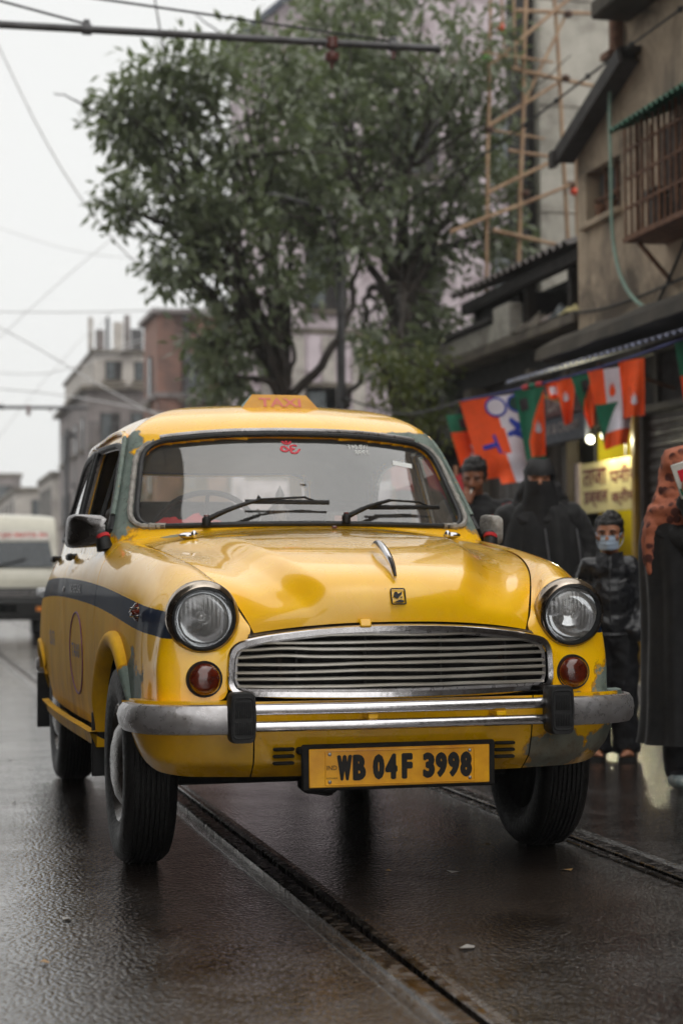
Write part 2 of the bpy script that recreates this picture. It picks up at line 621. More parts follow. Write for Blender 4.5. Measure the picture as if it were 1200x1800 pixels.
# ---------------------------------------------------------------- lower body from a subdivision cage
ST = [3.36, 3.15, 2.85, 2.464, 2.1, 1.7, 1.3, .95, .6, .25, 0, -.2, -.36, -.47, -.545]
LN = {
 'A0': [(.52, .86), (.57, .93), (.61, .985), (.655, 1.02), (.685, 1.04), (.70, 1.047), (.703, 1.047), (.69, 1.045), (.650, 1.042), (.606, 1.009), (.588, .987), (.561, .959), (.527, .922), (.493, .880), (.465, .834)],
 'A1': [(.56, .84), (.61, .915), (.65, .97), (.685, 1.01), (.712, 1.03), (.725, 1.035), (.725, 1.035), (.71, 1.035), (.675, 1.035), (.632, 1.013), (.612, .991), (.586, .968), (.552, .940), (.516, .902), (.484, .853)],
 'A2': [(.60, .80), (.66, .875), (.70, .935), (.725, .975), (.745, .998), (.752, 1.005), (.750, 1.005), (.732, 1.01), (.70, 1.015), (.66, 1.004), (.64, .985), (.615, .966), (.583, .946), (.548, .92), (.508, .887)],
 'A3': [(.63, .75), (.69, .82), (.73, .88), (.757, .925), (.772, .95), (.777, .96), (.773, .962), (.757, .97), (.728, .98), (.695, .978), (.675, .965), (.652, .95), (.625, .935), (.597, .916), (.568, .902)],
 'A4': [(.655, .69), (.715, .755), (.755, .815), (.783, .86), (.793, .89), (.795, .90), (.79, .905), (.776, .915), (.752, .925), (.728, .925), (.712, .915), (.695, .90), (.675, .888), (.652, .875), (.63, .866)],
 'A5': [(.67, .63), (.728, .69), (.768, .745), (.797, .785), (.803, .81), (.803, .82), (.797, .825), (.785, .83), (.766, .835), (.75, .83), (.74, .825), (.73, .815), (.718, .805), (.70, .797), (.678, .79)],
 'B1': [(.67, .55), (.73, .59), (.772, .63), (.803, .66), (.805, .68), (.805, .69), (.80, .69), (.789, .69), (.773, .69), (.76, .69), (.752, .69), (.745, .69), (.735, .685), (.718, .675), (.70, .665)],
 'B2': [(.66, .46), (.72, .48), (.765, .50), (.795, .52), (.797, .53), (.797, .53), (.793, .53), (.783, .53), (.768, .53), (.757, .53), (.75, .54), (.745, .56), (.737, .585), (.722, .60), (.703, .605)],
 'B3': [(.63, .38), (.69, .385), (.735, .39), (.765, .39), (.775, .39), (.78, .39), (.777, .39), (.768, .39), (.755, .39), (.745, .39), (.742, .42), (.742, .48), (.735, .52), (.722, .54), (.703, .545)],
}
FR = {
 'A0': [(.440, -.600, .780)], 'A1': [(.468, -.602, .789)], 'A2': [(.497, -.594, .858)], 'A3': [(.566, -.590, .887)], 'A4': [(.635, -.594, .858)], 'A5': [(.664, -.602, .789)],
 'B0': [(.664, -.602, .789), (.635, -.608, .720), (.566, -.612, .691), (.497, -.610, .720), (.468, -.602, .789), (.440, -.600, .780)],
 'B1': [(.690, -.585, .660), (.648, -.612, .652), (.566, -.625, .640), (.506, -.630, .678), (.468, -.630, .714), (.432, -.626, .736)],
 'B2': [(.690, -.592, .605), (.648, -.618, .605), (.566, -.630, .602), (.515, -.634, .610), (.496, -.636, .630), (.490, -.636, .655)],
 'B3': [(.690, -.595, .548), (.648, -.622, .548), (.566, -.634, .548), (.520, -.637, .550), (.505, -.637, .560), (.498, -.637, .575)],
}
def body_cage():
    V, F, key = [], [], {}
    def vid(p):
        k = tuple(round(c, 4) for c in p)
        if k not in key:
            key[k] = len(V)
            V.append(p)
        return key[k]
    rows = {}
    for k, pts in LN.items():
        r = [(p[0], y, p[1]) for p, y in zip(pts, ST)]
        r = [(0, 3.47, r[0][2]), (r[0][0] * .6, 3.45, r[0][2])] + r
        rows[k] = r
    def quads(a, b):
        for i in range(min(len(a), len(b)) - 1):
            q = [vid(a[i]), vid(a[i + 1]), vid(b[i + 1]), vid(b[i])]
            q2 = []
            for x in q:
                if x not in q2:
                    q2.append(x)
            if len(q2) > 2:
                F.append(q2)
    up = ['A0', 'A1', 'A2', 'A3', 'A4', 'A5']
    for a, b in zip(up, up[1:]):
        quads(rows[a] + FR[a], rows[b] + FR[b])
    r0 = rows['A5'] + FR['B0']
    for a, b in (('B1', 'B2'), ('B2', 'B3')):
        quads(rows[a] + FR[a], rows[b] + FR[b])
    quads(r0, rows['B1'] + FR['B1'])
    return np.array(V), F

def subsurf(V, F, level, fit=True):
    """Catmull-Clark surface that passes through the cage points"""
    me = bpy.data.meshes.new('cage')
    me.from_pydata(V.tolist(), [], F)
    bm = bmesh.new()
    bm.from_mesh(me)
    bmesh.ops.recalc_face_normals(bm, faces=bm.faces)
    bm.to_mesh(me)
    bm.free()
    o = bpy.data.objects.new('cage', me)
    COL.objects.link(o)
    md = o.modifiers.new('s', 'SUBSURF')
    md.levels = md.render_levels = 1
    md.use_limit_surface = True
    md.boundary_smooth = 'PRESERVE_CORNERS'
    P = V.copy()
    if fit:
        for _ in range(8):
            me.vertices.foreach_set('co', P.ravel())
            me.update()
            dg = bpy.context.evaluated_depsgraph_get()
            ev = o.evaluated_get(dg).to_mesh()
            L = np.empty(len(ev.vertices) * 3)
            ev.vertices.foreach_get('co', L)
            L = L.reshape(-1, 3)[:len(V)]
            o.evaluated_get(dg).to_mesh_clear()
            P += (V - L) * .9
        me.vertices.foreach_set('co', P.ravel())
        me.update()
    md.levels = md.render_levels = level
    dg = bpy.context.evaluated_depsgraph_get()
    res = bpy.data.meshes.new_from_object(o.evaluated_get(dg))
    bpy.data.objects.remove(o)
    return res

def mesh_from(V, F, name):
    me = bpy.data.meshes.new(name)
    me.from_pydata(np.asarray(V).tolist(), [], F)
    return me

def finish(bm, name, mat, parent, lip=.01, mirror=False, angle=50, **kw):
    """thicken the open edges a little inward, mirror if asked, link"""
    bmesh.ops.delete(bm, geom=[v for v in bm.verts if not v.link_faces], context='VERTS')
    bm.normal_update()
    nm = {v: v.normal.copy() for v in bm.verts}
    if lip:
        be = [e for e in bm.edges if e.is_boundary]
        ret = bmesh.ops.extrude_edge_only(bm, edges=be)
        new = [g for g in ret['geom'] if isinstance(g, bmesh.types.BMVert)]
        src = {}
        for v in new:
            best = None
            for e in v.link_edges:
                w = e.other_vert(v)
                if w in nm and (w.co - v.co).length < 1e-9:
                    best = w
            if best:
                v.co = v.co - nm[best] * lip
    me = bpy.data.meshes.new(name)
    if mirror:
        for v in bm.verts:
            v.co.x *= -1
        bmesh.ops.reverse_faces(bm, faces=bm.faces)
    bm.to_mesh(me)
    me.materials.append(mat)
    me.shade_smooth()
    me.set_sharp_from_angle(angle=math.radians(angle))
    return mkobj(name, me, parent, **kw)

cv, cf = body_cage()
body_me = subsurf(cv, cf, 3)
ARCH = [(0.0, .315, .375, .368), (2.464, .315, .36, .30)]
def cut_arch(bm):
    for (cy, cz, ry, rz) in ARCH:
        dead = []
        for f in bm.faces:
            c = f.calc_center_median()
            if c.x > .5 and ((c.y - cy) / ry) ** 2 + ((c.z - cz) / rz) ** 2 < 1:
                dead.append(f)
        if not dead:
            continue
        bmesh.ops.delete(bm, geom=dead, context='FACES')
        for v in bm.verts:
            if v.is_boundary and v.co.x > .5 and v.link_faces:
                q = math.hypot((v.co.y - cy) / ry, (v.co.z - cz) / rz)
                if .8 < q < 1.2 and v.co.z > .40:
                    v.co.y = cy + (v.co.y - cy) / q
                    v.co.z = cz + (v.co.z - cz) / q
DOORS = [.50, 1.375, 2.14]
def cut_panel(y0, y1, zlow=None):
    bm = bmesh.new()
    bm.from_mesh(body_me)
    bmesh.ops.recalc_face_normals(bm, faces=bm.faces)
    for yy, sgn in ((y0, -1), (y1, 1)):
        if yy is None:
            continue
        bmesh.ops.bisect_plane(bm, geom=bm.verts[:] + bm.edges[:] + bm.faces[:], plane_co=(0, yy, 0), plane_no=(0, sgn, 0), clear_outer=True)
    cut_arch(bm)
    bm.normal_update()
    s = sum(f.normal.x * f.calc_area() for f in bm.faces)
    if s < 0:
        bmesh.ops.reverse_faces(bm, faces=bm.faces)
    return bm
GAP = .0032
SIDES = ((False, 1), (True, -1))
doors = []
fenders = {}
for mirr, sg in SIDES:
    fenders[sg] = finish(cut_panel(None, DOORS[0] - GAP), 'front_fender', M['paint'], taxi, mirror=mirr)
    d1 = finish(cut_panel(DOORS[0] + GAP, DOORS[1] - GAP), 'door', M['paint'], taxi, mirror=mirr)
    d2 = finish(cut_panel(DOORS[1] + GAP, DOORS[2] - GAP), 'door', M['paint'], taxi, mirror=mirr)
    finish(cut_panel(DOORS[2] + GAP, None), 'rear_fender', M['paint'], taxi, mirror=mirr)
    doors.append((sg, d1, d2))

# wheel-arch flares
for sg in (1, -1):
    for (cy, cz, ry, rz), (a0, a1), big in ((ARCH[0], (.16, .94), 1.0), (ARCH[1], (.22, .80), .45)):
        th = np.linspace(a0 * PI, a1 * PI, 40)
        xb = spl(ST[::-1], [p[0] for p in LN['B1']][::-1])
        pr_n = 9
        rows = []
        for t in th:
            y, z = cy - math.cos(t) * ry, cz + math.sin(t) * rz
            ny, nz_ = -math.cos(t), math.sin(t)
            x0 = float(xb(np.array(y)))
            zz = z
            if zz > .78:
                x0 -= .02
            fade = float(sstep(np.array(min((t - th[0]) / .5, (th[-1] - t) / .35))))
            k = (.35 + .65 * fade) * big
            ring = []
            for q in np.linspace(0, 1, pr_n):
                an = q * PI
                # from inside the arch edge, out and round, back to the panel
                rad = -.004 + .058 * k * (1 - math.cos(an)) / 2
                out = .030 * k * math.sin(an) ** .8 - (.022 if q == 0 else .004 if q == 1 else 0)
                ring.append((sg * (x0 + out), y + ny * rad, z + nz_ * rad))
            rows.append(ring)
        mb = MB().grid(rows, 0, flip=(sg < 0))
        mb.build('wheel_arch_flare', M['paint'], taxi, fixn=False)

# ---------------------------------------------------------------- bonnet
CL = [(.30, 1.068), (.1, 1.052), (-.1, 1.032), (-.3, 1.002), (-.45, .972), (-.58, .932), (-.648, .893), (-.682, .848), (-.694, .805), (-.694, .772)]
EL = [(.602, .27, 1.012), (.588, .07, .993), (.568, -.12, .97), (.538, -.29, .94), (.508, -.41, .905), (.475, -.505, .862), (.450, -.565, .815), (.434, -.60, .78), (.424, -.615, .757), (.418, -.622, .742)]
clf = spl(np.arange(10), CL)
elf = spl(np.arange(10), EL)
def bonnet_pt(s, q):
    s = np.asarray(s, float)
    c, e = clf(s), elf(s)
    a = np.abs(q)
    x = e[..., 0] * q
    y = c[..., 0] + (e[..., 1] - c[..., 0]) * a ** 2.0
    amp = .030 * sstep(s / 1.5) * sstep((8.6 - s) / 3.2)
    w = np.interp(s, [0, 3, 6, 9], [.43, .36, .25, .20])
    blg = amp * sstep((w - np.abs(x)) / .085 + .5)
    p = np.interp(s, [0, 4, 7, 9], [2.3, 2.3, 2.6, 2.4])
    z = e[..., 2] + (c[..., 1] - amp - e[..., 2]) * (1 - a ** p) + blg
    # shallow scallop outside the bulge
    z = z - .010 * sstep(s / 2) * sstep((7.6 - s) / 2.0) * np.exp(-((np.abs(x) - w - .085) / .06) ** 2)
    return np.stack([x, y - blg * .35 * sstep((s - 4) / 3), z], -1)
ss, qq = np.meshgrid(np.linspace(0, 9, 90), np.linspace(-1, 1, 121), indexing='ij')
BP = bonnet_pt(ss, qq)
bm = bmesh.new()
me = mesh_from(*(lambda mb: (mb.arr(), mb.f))(MB().grid(BP)), 'bonnet')
bm.from_mesh(me)
bmesh.ops.recalc_face_normals(bm, faces=bm.faces)
if sum(f.normal.z for f in bm.faces) < 0:
    bmesh.ops.reverse_faces(bm, faces=bm.faces)
bonnet = finish(bm, 'bonnet', M['paint'], taxi, lip=.014)

# cowl between bonnet and windscreen
def cowl_grid():
    rows = []
    for t in np.linspace(0, 1, 16):
        y0 = .276 + t * .36
        r = []
        for q in np.linspace(-1, 1, 61):
            e = .605 + .045 * t
            a = abs(q)
            yy = y0 + .0 * a + (EL[0][1] - CL[0][0]) * a ** 2 + .03
            z = (1.012 + .034 * t) + (.058 + .004 * t) * (1 - a ** 2.3)
            r.append((e * q, yy, z))
        rows.append(r)
    return rows
MB().grid(cowl_grid(), flip=True).build('cowl', M['paint'], taxi, fixn=False)

# boot lid
rows = []
a0 = spl(ST[::-1], [(p[0], p[1]) for p in LN['A0']][::-1])
for y in np.linspace(2.3, 3.45, 24):
    e = a0(np.array(min(y, 3.36)))
    zc = np.interp(y, [2.3, 2.8, 3.1, 3.3, 3.45], [1.06, 1.05, 1.0, .93, .84])
    rows.append([(e[0] * q, y, e[1] + (zc - e[1]) * (1 - abs(q) ** 2.4)) for q in np.linspace(-1, 1, 33)])
MB().grid(rows, flip=True).build('boot_lid', M['paint'], taxi)

# ---------------------------------------------------------------- greenhouse
LV = [(.98, .36, .625, .50, .70, .735, 2.85), (1.07, .425, .613, .565, .68, .712, 2.80), (1.18, .515, .592, .655, .655, .688, 2.72), (1.30, .615, .567, .752, .627, .658, 2.62),
      (1.40, .70, .545, .835, .600, .630, 2.50), (1.455, .755, .525, .885, .575, .602, 2.38), (1.50, .82, .48, .94, .525, .55, 2.25), (1.545, .93, .40, 1.03, .43, .45, 2.08),
      (1.575, 1.08, .26, 1.15, .28, .29, 1.88), (1.59, 1.30, .08, 1.32, .085, .09, 1.60)]
def contour(l):
    z, yf, X, yA, Xp, hw, yb = l
    half = [(0, yf), (.5 * X, yf + (yA - yf) * .24), (X, yA), (Xp, yA + .075 * min(1, Xp / .5)), (hw, yA + .24 * min(1, hw / .5)), (hw + .022 * hw / .7, 1.35), (hw + .020 * hw / .7, yb - .80 * hw / .7), (hw * .92, yb - .42 * hw / .7),
            (hw * .62, yb - .13 * hw / .7), (hw * .3, yb - .03 * hw / .7), (0, yb)]
    full = half + [(-x, y) for x, y in half[-2:0:-1]]
    return np.array([(x, y, z) for x, y in full])
LEV = spl(np.arange(len(LV)), np.array(LV))
def ring(t, n=240):
    P = contour(LEV(np.array(t, float)))
    k = len(P)
    Q = np.vstack([P[-4:], P, P[:5]])
    return spl(np.arange(-4, k + 5), Q)(np.linspace(0, k, n, endpoint=False))
ts = np.r_[np.linspace(0, 5, 64), np.linspace(5, 9, 40)[1:]]
GH = np.array([ring(t) for t in ts])
WSO = rpoly([(-.612, 1.083), (0, 1.094), (.612, 1.083), (.548, 1.402), (.30, 1.428), (0, 1.434), (-.30, 1.428), (-.548, 1.402)], [.07, .3, .07, .085, .2, .3, .2, .085], 8)
RWO = rpoly([(-.47, 1.14), (.47, 1.14), (.42, 1.39), (-.42, 1.39)], .08, 6)
SW1 = rpoly([(.655, 1.062), (1.335, 1.062), (1.345, 1.405), (1.0, 1.405), (.915, 1.385)], [.02, .03, .03, .05, .05], 4)
SW2 = rpoly([(1.43, 1.062), (2.20, 1.072), (2.10, 1.27), (1.90, 1.385), (1.43, 1.405)], [.03, .06, .12, .12, .03], 4)
def inside(P, poly):
    x, y = P
    c = False
    n = len(poly)
    for i in range(n):
        x1, y1 = poly[i]
        x2, y2 = poly[i - 1]
        if (y1 > y) != (y2 > y) and x < (x2 - x1) * (y - y1) / (y2 - y1) + x1:
            c = not c
    return c
def nearest(P, poly):
    A = np.asarray(poly)
    B = np.roll(A, -1, 0)
    d = B - A
    t = np.clip(((P - A) * d).sum(1) / ((d * d).sum(1) + 1e-12), 0, 1)
    Q = A + t[:, None] * d
    return Q[np.argmin(((Q - P) ** 2).sum(1))]
bm = bmesh.new()
mb = MB().grid(GH, 0, cv=True)
bm.from_mesh(mesh_from(mb.arr(), mb.f, 'gh'))
bmesh.ops.contextual_create(bm, geom=[e for e in bm.edges if e.is_boundary and e.verts[0].co.z > 1.5])
bmesh.ops.recalc_face_normals(bm, faces=bm.faces)
def which(c):
    if c.y < 1.05 and inside((c.x, c.z), WSO) and c.z < 1.44:
        return 0
    if c.y > 2.0 and inside((c.x, c.z), RWO):
        return 1
    if abs(c.x) > .55 and inside((c.y, c.z), SW1):
        return 2
    if abs(c.x) > .45 and inside((c.y, c.z), SW2):
        return 3
    return None
cut = {}
for f in bm.faces:
    k = which(f.calc_center_median())
    if k is not None:
        cut[f] = k
touch = {}
for f, k in cut.items():
    for v in f.verts:
        touch[v] = k
bmesh.ops.delete(bm, geom=list(cut), context='FACES')
for v in list(bm.verts):
    if v.is_valid and v in touch and v.link_faces and v.is_boundary:
        k = touch[v]
        if k in (0, 1):
            q = nearest(np.array((v.co.x, v.co.z)), WSO if k == 0 else RWO)
            v.co.x, v.co.z = q
        else:
            q = nearest(np.array((v.co.y, v.co.z)), SW1 if k == 2 else SW2)
            v.co.y, v.co.z = q
roof = finish(bm, 'roof', M['paint'], taxi, lip=.018)

from mathutils.bvhtree import BVHTree
_gm = MB().grid(GH, 0, cv=True)
GBVH = BVHTree.FromPolygons([tuple(v) for v in _gm.arr()], [f for f in _gm.f])
def on_front(x, z, off=0.0):
    h = GBVH.ray_cast(Vector((x, -2, z)), Vector((0, 1, 0)))
    return np.array(h[0]) + np.array(h[1]) * (off if h[1].y < 0 else -off)
def on_rear(x, z, off=0.0):
    h = GBVH.ray_cast(Vector((x, 5, z)), Vector((0, -1, 0)))
    return np.array(h[0]) + np.array(h[1]) * (off if h[1].y > 0 else -off)
def on_side(y, z, sg, off=0.0):
    h = GBVH.ray_cast(Vector((sg * 3, y, z)), Vector((-sg, 0, 0)))
    return np.array(h[0]) + np.array(h[1]) * (off if h[1].x * sg > 0 else -off)

def pane(outline, fn, name, mat, n=22):
    O = np.asarray(outline)
    c = O.mean(0)
    rows = []
    for t in np.linspace(1.0, .02, n):
        rows.append([fn(*(c + (p - c) * t)) for p in O])
    return MB().grid(rows, cv=True).build(name, mat, taxi, fixn=True)
ws = pane(resample(WSO, 120), lambda x, z: on_front(x, z, -.012), 'windscreen', M['glass'])
rw = pane(resample(RWO, 60), lambda x, z: on_rear(x, z, -.012), 'rear_window', M['glass_side'], 10)
loop = np.array([on_front(x, z, .004) for x, z in resample(WSO, 160)])
MB().tube(loop, .0105, 8, closed=True).build('windscreen_seal', M['rubber'], ws)
# lumpy sealant along the pillars and corners
for sg in (1, -1):
    S = np.array([p for p in resample(WSO * np.array([1.036, 1]) + np.array([0, 0]), 300) if p[0] * sg > .50])
    S = S[np.argsort(S[:, 1])]
    S = resample(S, 60, closed=False)
    pth = np.array([on_front(x, z, .004) for x, z in S])
    MB().tube(pth, .011 + .006 * np.array([mnoise.noise((i * .8, sg * 3, 1)) for i in range(60)]), 7).build('sealant', M['sealant'], ws)
tl = np.array([p for p in resample(WSO, 300) if p[1] > 1.405])
tl = tl[np.argsort(tl[:, 0])]
MB().tube([on_front(x, z + .012, .009) for x, z in resample(tl, 50, False)], .0085, 7).build('trim_strip', M['dullmetal'], ws)
loop = np.array([on_rear(x, z, .004) for x, z in resample(RWO, 80)])
MB().tube(loop, .014, 7, closed=True).build('seal', M['rubber'], rw)
for sg, d1, d2 in doors:
    for d, sw, nm in ((d1, SW1, 0), (d2, SW2, 1)):
        O = resample(sw, 70)
        fr = np.array([on_side(y, z, sg, .003) for y, z in O])
        MB().tube(fr, .013, 7, closed=True).build('window_frame', M['rubber'], d)
        c = O.mean(0)
        P = np.array([c + (p - c) * .965 for p in O])
        fr = np.array([on_side(y, z, sg, -.006) for y, z in P])
        MB().tube(fr, .006, 6, closed=True).build('window_channel', M['dullmetal'], d)
        if nm == 1 or sg > 0:
            rows = [[on_side(*(c + (p - c) * t), sg, -.010) for p in O] for t in np.linspace(1, .03, 8)]
            MB().grid(rows, cv=True).build('window_glass', M['glass_side'], d, fixn=True)
    # drip rail
    dr = [on_side(y, z, sg, .008) for y, z in curve([(.70, 1.13), (.86, 1.34), (.96, 1.425), (1.3, 1.44), (1.8, 1.43), (2.1, 1.36), (2.28, 1.22), (2.36, 1.07)], 50)]
    MB().tube(dr, .010, 7).build('drip_rail', M['paint'], taxi)
    # quarter-light bar of the front window
    q = [on_side(y, z, sg, -.004) for y, z in ((.90, 1.065), (.955, 1.40))]
    MB().tube(q, .010, 6).build('quarterlight_bar', M['black'], d1)
    # door handles
    for d, yh in ((d1, 1.27), (d2, 2.04)):
        xh = float(spl(ST[::-1], [p[0] for p in LN['A2']][::-1])(np.array(yh)))
        mb = MB()
        mb.tube([(sg * (xh - .01), yh, .992), (sg * (xh + .03), yh, .990)], .011, 8)
        mb.box((sg * (xh + .034), yh - .03, .988), (.022, .125, .028), r=.008)
        mb.build('handle', M['black'], d)
    # lock
    MB().ball((sg * .796, 1.33, .862), (.006, .012, .012), 8).build('door_lock', M['dullmetal'], d1)
    # sill
    pth = np.array([(sg * float(spl(ST[::-1], [p[0] for p in LN['B3']][::-1])(np.array(y))), y, .362) for y in np.linspace(.36, 2.12, 24)])
    MB().sweep(pth, [(-.05, .022), (.022 * sg, .024), (.03 * sg, .0), (.024 * sg, -.03), (-.05 * sg, -.03)], m=0).build('sill', M['paint'], taxi, fixn=True, angle=60)
    # mud flap behind each front wheel and rear wheel
    MB().box((sg * .70, .40, .34), (.17, .012, .22), r=.004).build('mud_flap', M['rubber'], taxi)
    MB().box((sg * .70, 2.88, .33), (.18, .012, .26), r=.004).build('mud_flap', M['rubber'], taxi)

# ---------------------------------------------------------------- lamps on the wings
HC = np.array((.566, -.604, .789))
tilt = .14
for sg in (1, -1):
    T = np.array([[1, 0, 0], [0, math.cos(tilt), -math.sin(tilt)], [0, math.sin(tilt), math.cos(tilt)]])
    def place(mb):
        out = MB()
        V = mb.arr() @ T.T + HC
        out.add(V * np.array([sg, 1, 1]), [f[::-1] if sg < 0 else f for f in mb.f])
        return out
    root = place(MB().lathe([(.096, .05), (.106, .03), (.1085, .005), (.107, -.012), (.101, -.024), (.0945, -.029), (.089, -.026), (.0865, -.016), (.086, .0)], axis='y', seg=64)).build('headlight', M['rim_metal'], taxi, fixn=True)
    place(MB().lathe([(.0925, -.027), (.0925, -.034), (.0875, -.036), (.085, -.028), (.085, -.01)], axis='y', seg=48)).build('rubber_ring', M['rubber'], root, fixn=True)
    place(MB().lathe([(.086, -.008), (.080, .012), (.066, .034), (.045, .052), (.02, .062), (.001, .064)], axis='y', seg=48)).build('reflector', M['reflector'], root, fixn=True)
    place(MB().lathe([(.001, .06), (.011, .05), (.014, .03), (.012, .010), (.006, .004), (.0005, .003)], axis='y', seg=16)).build('bulb', M['dullmetal'], root, fixn=True)
    # fluted lens: concentric dome with vertical ribs
    rr = np.linspace(.0, 1, 34)
    aa = np.linspace(0, 2 * PI, 96, endpoint=False)
    G = []
    for r in rr:
        row = []
        for a in aa:
            x, z = r * .085 * math.cos(a), r * .085 * math.sin(a)
            y = -.044 + .030 * r ** 2.2
            rib = .0016 * math.cos(x / .0062 * PI) * (1 if abs(z) < .03 else .75) if r > .2 else .0018 * math.cos(r * 60)
            fan = .0014 * math.cos(a * 22) if (z < -.02 and r > .45) else 0
            row.append((x, y + rib * (1 - sstep((r - .9) / .1)) + fan, z))
        G.append(row)
    place(MB().grid(G, cv=True)).build('lens', M['lens'], root, smooth=True, angle=0, fixn=True)
    # indicator below
    ic = np.array((sg * .565, -.628, .611))
    mb = MB().lathe([(.001, -.034), (.022, -.033), (.036, -.028), (.0445, -.018), (.0465, -.006), (.0465, .02)], ic, axis='y', seg=40)
    ind = mb.build('indicator', M['amber'], taxi, fixn=True)
    MB().lathe([(.0465, -.006), (.0525, -.008), (.0535, .002), (.052, .02)], ic, axis='y', seg=40).build('gasket', M['rubber'], ind, fixn=True)
    # small marker ornament on the stripe
    oc = np.array((sg * .727, -.40, .803))
    mb = MB()
    mb.add([oc + np.array(p) * np.array([sg, 1, 1]) for p in ((.0, -.035, 0), (.0, .035, 0), (.0, 0, .030), (.0, 0, -.030), (.026, -.006, 0))],
           [(0, 2, 4), (2, 1, 4), (1, 3, 4), (3, 0, 4)])
    orn = mb.build('marker_lamp', M['amber'], taxi, smooth=False, fixn=True)
    mb = MB()
    for z in (-.012, .012):
        mb.tube([oc + np.array((sg * .004, -.045, z)), oc + np.array((sg * .024, -.008, z * .9)), oc + np.array((sg * .006, .04, z))], .0035, 6)
    mb.tube([oc + np.array((sg * .008, -.02, -.024)), oc + np.array((sg * .026, -.012, 0)), oc + np.array((sg * .008, -.02, .026))], .0035, 6)
    mb.build('chrome_guard', M['chrome'], orn)

# ---------------------------------------------------------------- nose: dark panel, grille, bumper, apron, plate
def gy(x):
    return -.702 + .29 * np.asarray(x) ** 2
GO = rpoly([(0, .757), (.22, .750), (.40, .727), (.487, .704), (.494, .566), (0, .556), (-.494, .566), (-.487, .704), (-.40, .727), (-.22, .750)], [.2, .15, .12, .04, .045, .3, .045, .04, .12, .15], 6)
gl = resample(GO, 160)
grille = MB().sweep([(x, float(gy(x)) - .004, z) for x, z in gl], [(-.010, -.010), (.005, -.011), (.010, -.003), (.010, .006), (.002, .011), (-.010, .010)], up=(0, 1, 0), closed=True).build('grille', M['chrome'], taxi, fixn=True)
# inner lip
c0 = np.array((0, .655))
gi = np.array([c0 + (p - c0) * np.array([.962, .86]) for p in gl])
MB().tube([(x, float(gy(x)) + .006, z) for x, z in gi], .006, 6, closed=True).build('inner_surround', M['dullmetal'], grille)
rows = [[(x * t, float(gy(x * t)) + .055, .655 + (z - .655) * t) for x, z in gl] for t in np.linspace(1.0, .03, 10)]
MB().grid(rows, cv=True).build('grille_shadow_box', M['gap'], grille)
rows = [[(x * (1 if k else 1.01), float(gy(x)) + (.056 if k else .004), z) for x, z in gl] for k in (0, 1)]
MB().grid(rows, cv=True).build('grille_side_wall', M['gap'], grille)
for i in range(8):
    z0 = .7355 - i * .0212
    xs_in = [abs(p[0]) for p in gi if abs(p[1] - z0) < .012]
    xm = max(xs_in) if xs_in else .45
    if z0 > .705:
        xm = np.interp(z0, [.705, .72, .736, .747], [.468, .41, .29, .1])
    xm = min(xm, .474)
    xs = np.linspace(-xm, xm, 60)
    ph = i * 2.1
    pth = [(x, float(gy(x)) + .006, z0 - .0012 * math.cos(x * 9 + ph) - .0028 * mnoise.noise((x * 5, i * 3.7, 0)) + (.004 * math.exp(-((x + .34) / .07) ** 2) if i in (2, 3) else 0)) for x in xs]
    MB().tube(pth, .0054, 6, flat=(1.0, 1.4)).build('slat', M['barmetal'], grille)
for x in (-.30, -.10, .13, .34):
    zt = np.interp(abs(x), [0, .22, .40], [.745, .738, .715])
    MB().tube([(x, float(gy(x)) + .018, .575), (x, float(gy(x)) + .018, zt)], .005, 6).build('upright', M['black'], grille)
MB().box((0, -.60, .65), (.7, .03, .16), r=.004).build('radiator', pmat('radiator', lin((46, 34, 28)), .6, .3, .3, 20), grille)
# panel strip between bonnet lip and grille top
rows = []
for x in np.linspace(-.435, .435, 61):
    a = abs(x)
    zt = float(np.interp(a, [0, .22, .40, .44], [.765, .758, .737, .728]))
    q = a / .418
    zb = .772 + (.742 - .772) * min(1, q) ** 2.2
    rows.append([(x, float(gy(x)) + .004, zt - .012), (x, float(gy(x)) + .002, zt + .002), (x, float(gy(x)) + .02, zb - .004), (x, float(gy(x)) + .06, zb + .008)])
MB().grid(rows).build('nose_strip', M['grime'], taxi)
mb = MB()
mb.box((-.105, -.712, .769), (.034, .012, .026), r=.003, R=[[1, 0, 0], [0, .9, .43], [0, -.43, .9]])
mb.build('catch_tab', M['paint'], taxi)
# ornament and emblem on the bonnet
pth = [np.array((0, y, z)) for y, z in ((-.40, 1.001), (-.45, 1.006), (-.52, .990), (-.60, .957), (-.645, .925), (-.662, .902))]
pth = curve(pth, 20)
MB().tube(pth, .0135 * np.sin(np.linspace(.15, PI - .25, 20)) ** .7 + .001, 10, flat=(1.1, .75)).build('bonnet_ornament', M['chrome'], taxi)
bn = clf(np.array(7.15))
eb = MB()
nrm = np.array((0, -.93, .36))
ctr = np.array((0, bn[0] - .006, bn[1] + .004))
upv = np.array((0, .36, .93))
def emb(x, z, o):
    return ctr + np.array((x, 0, 0)) + upv * z + nrm * o
fr = rpoly([(-.021, -.024), (.021, -.024), (.021, .024), (-.021, .024)], .004, 3)
eb.tube([emb(x, z, .003) for x, z in fr], .0022, 6, closed=True)
emblem = eb.build('emblem', M['black'], taxi)
bd = MB()
for poly in ([(-.015, .0), (-.010, .013), (-.003, .015), (.0, .009), (.006, .011), (.013, .016), (.011, .006), (.004, .001), (.0, -.006), (-.008, -.004)], [(-.016, -.019), (.004, -.010), (.016, -.013), (.015, -.019)], [(.006, -.003), (.014, .001), (.010, -.006)]):
    bd.prism([(x, z) for x, z in poly], .001, .003, fn=lambda x, z, o: emb(x, z, o))
bd.build('emblem_relief', M['black'], emblem, smooth=False, fixn=True)

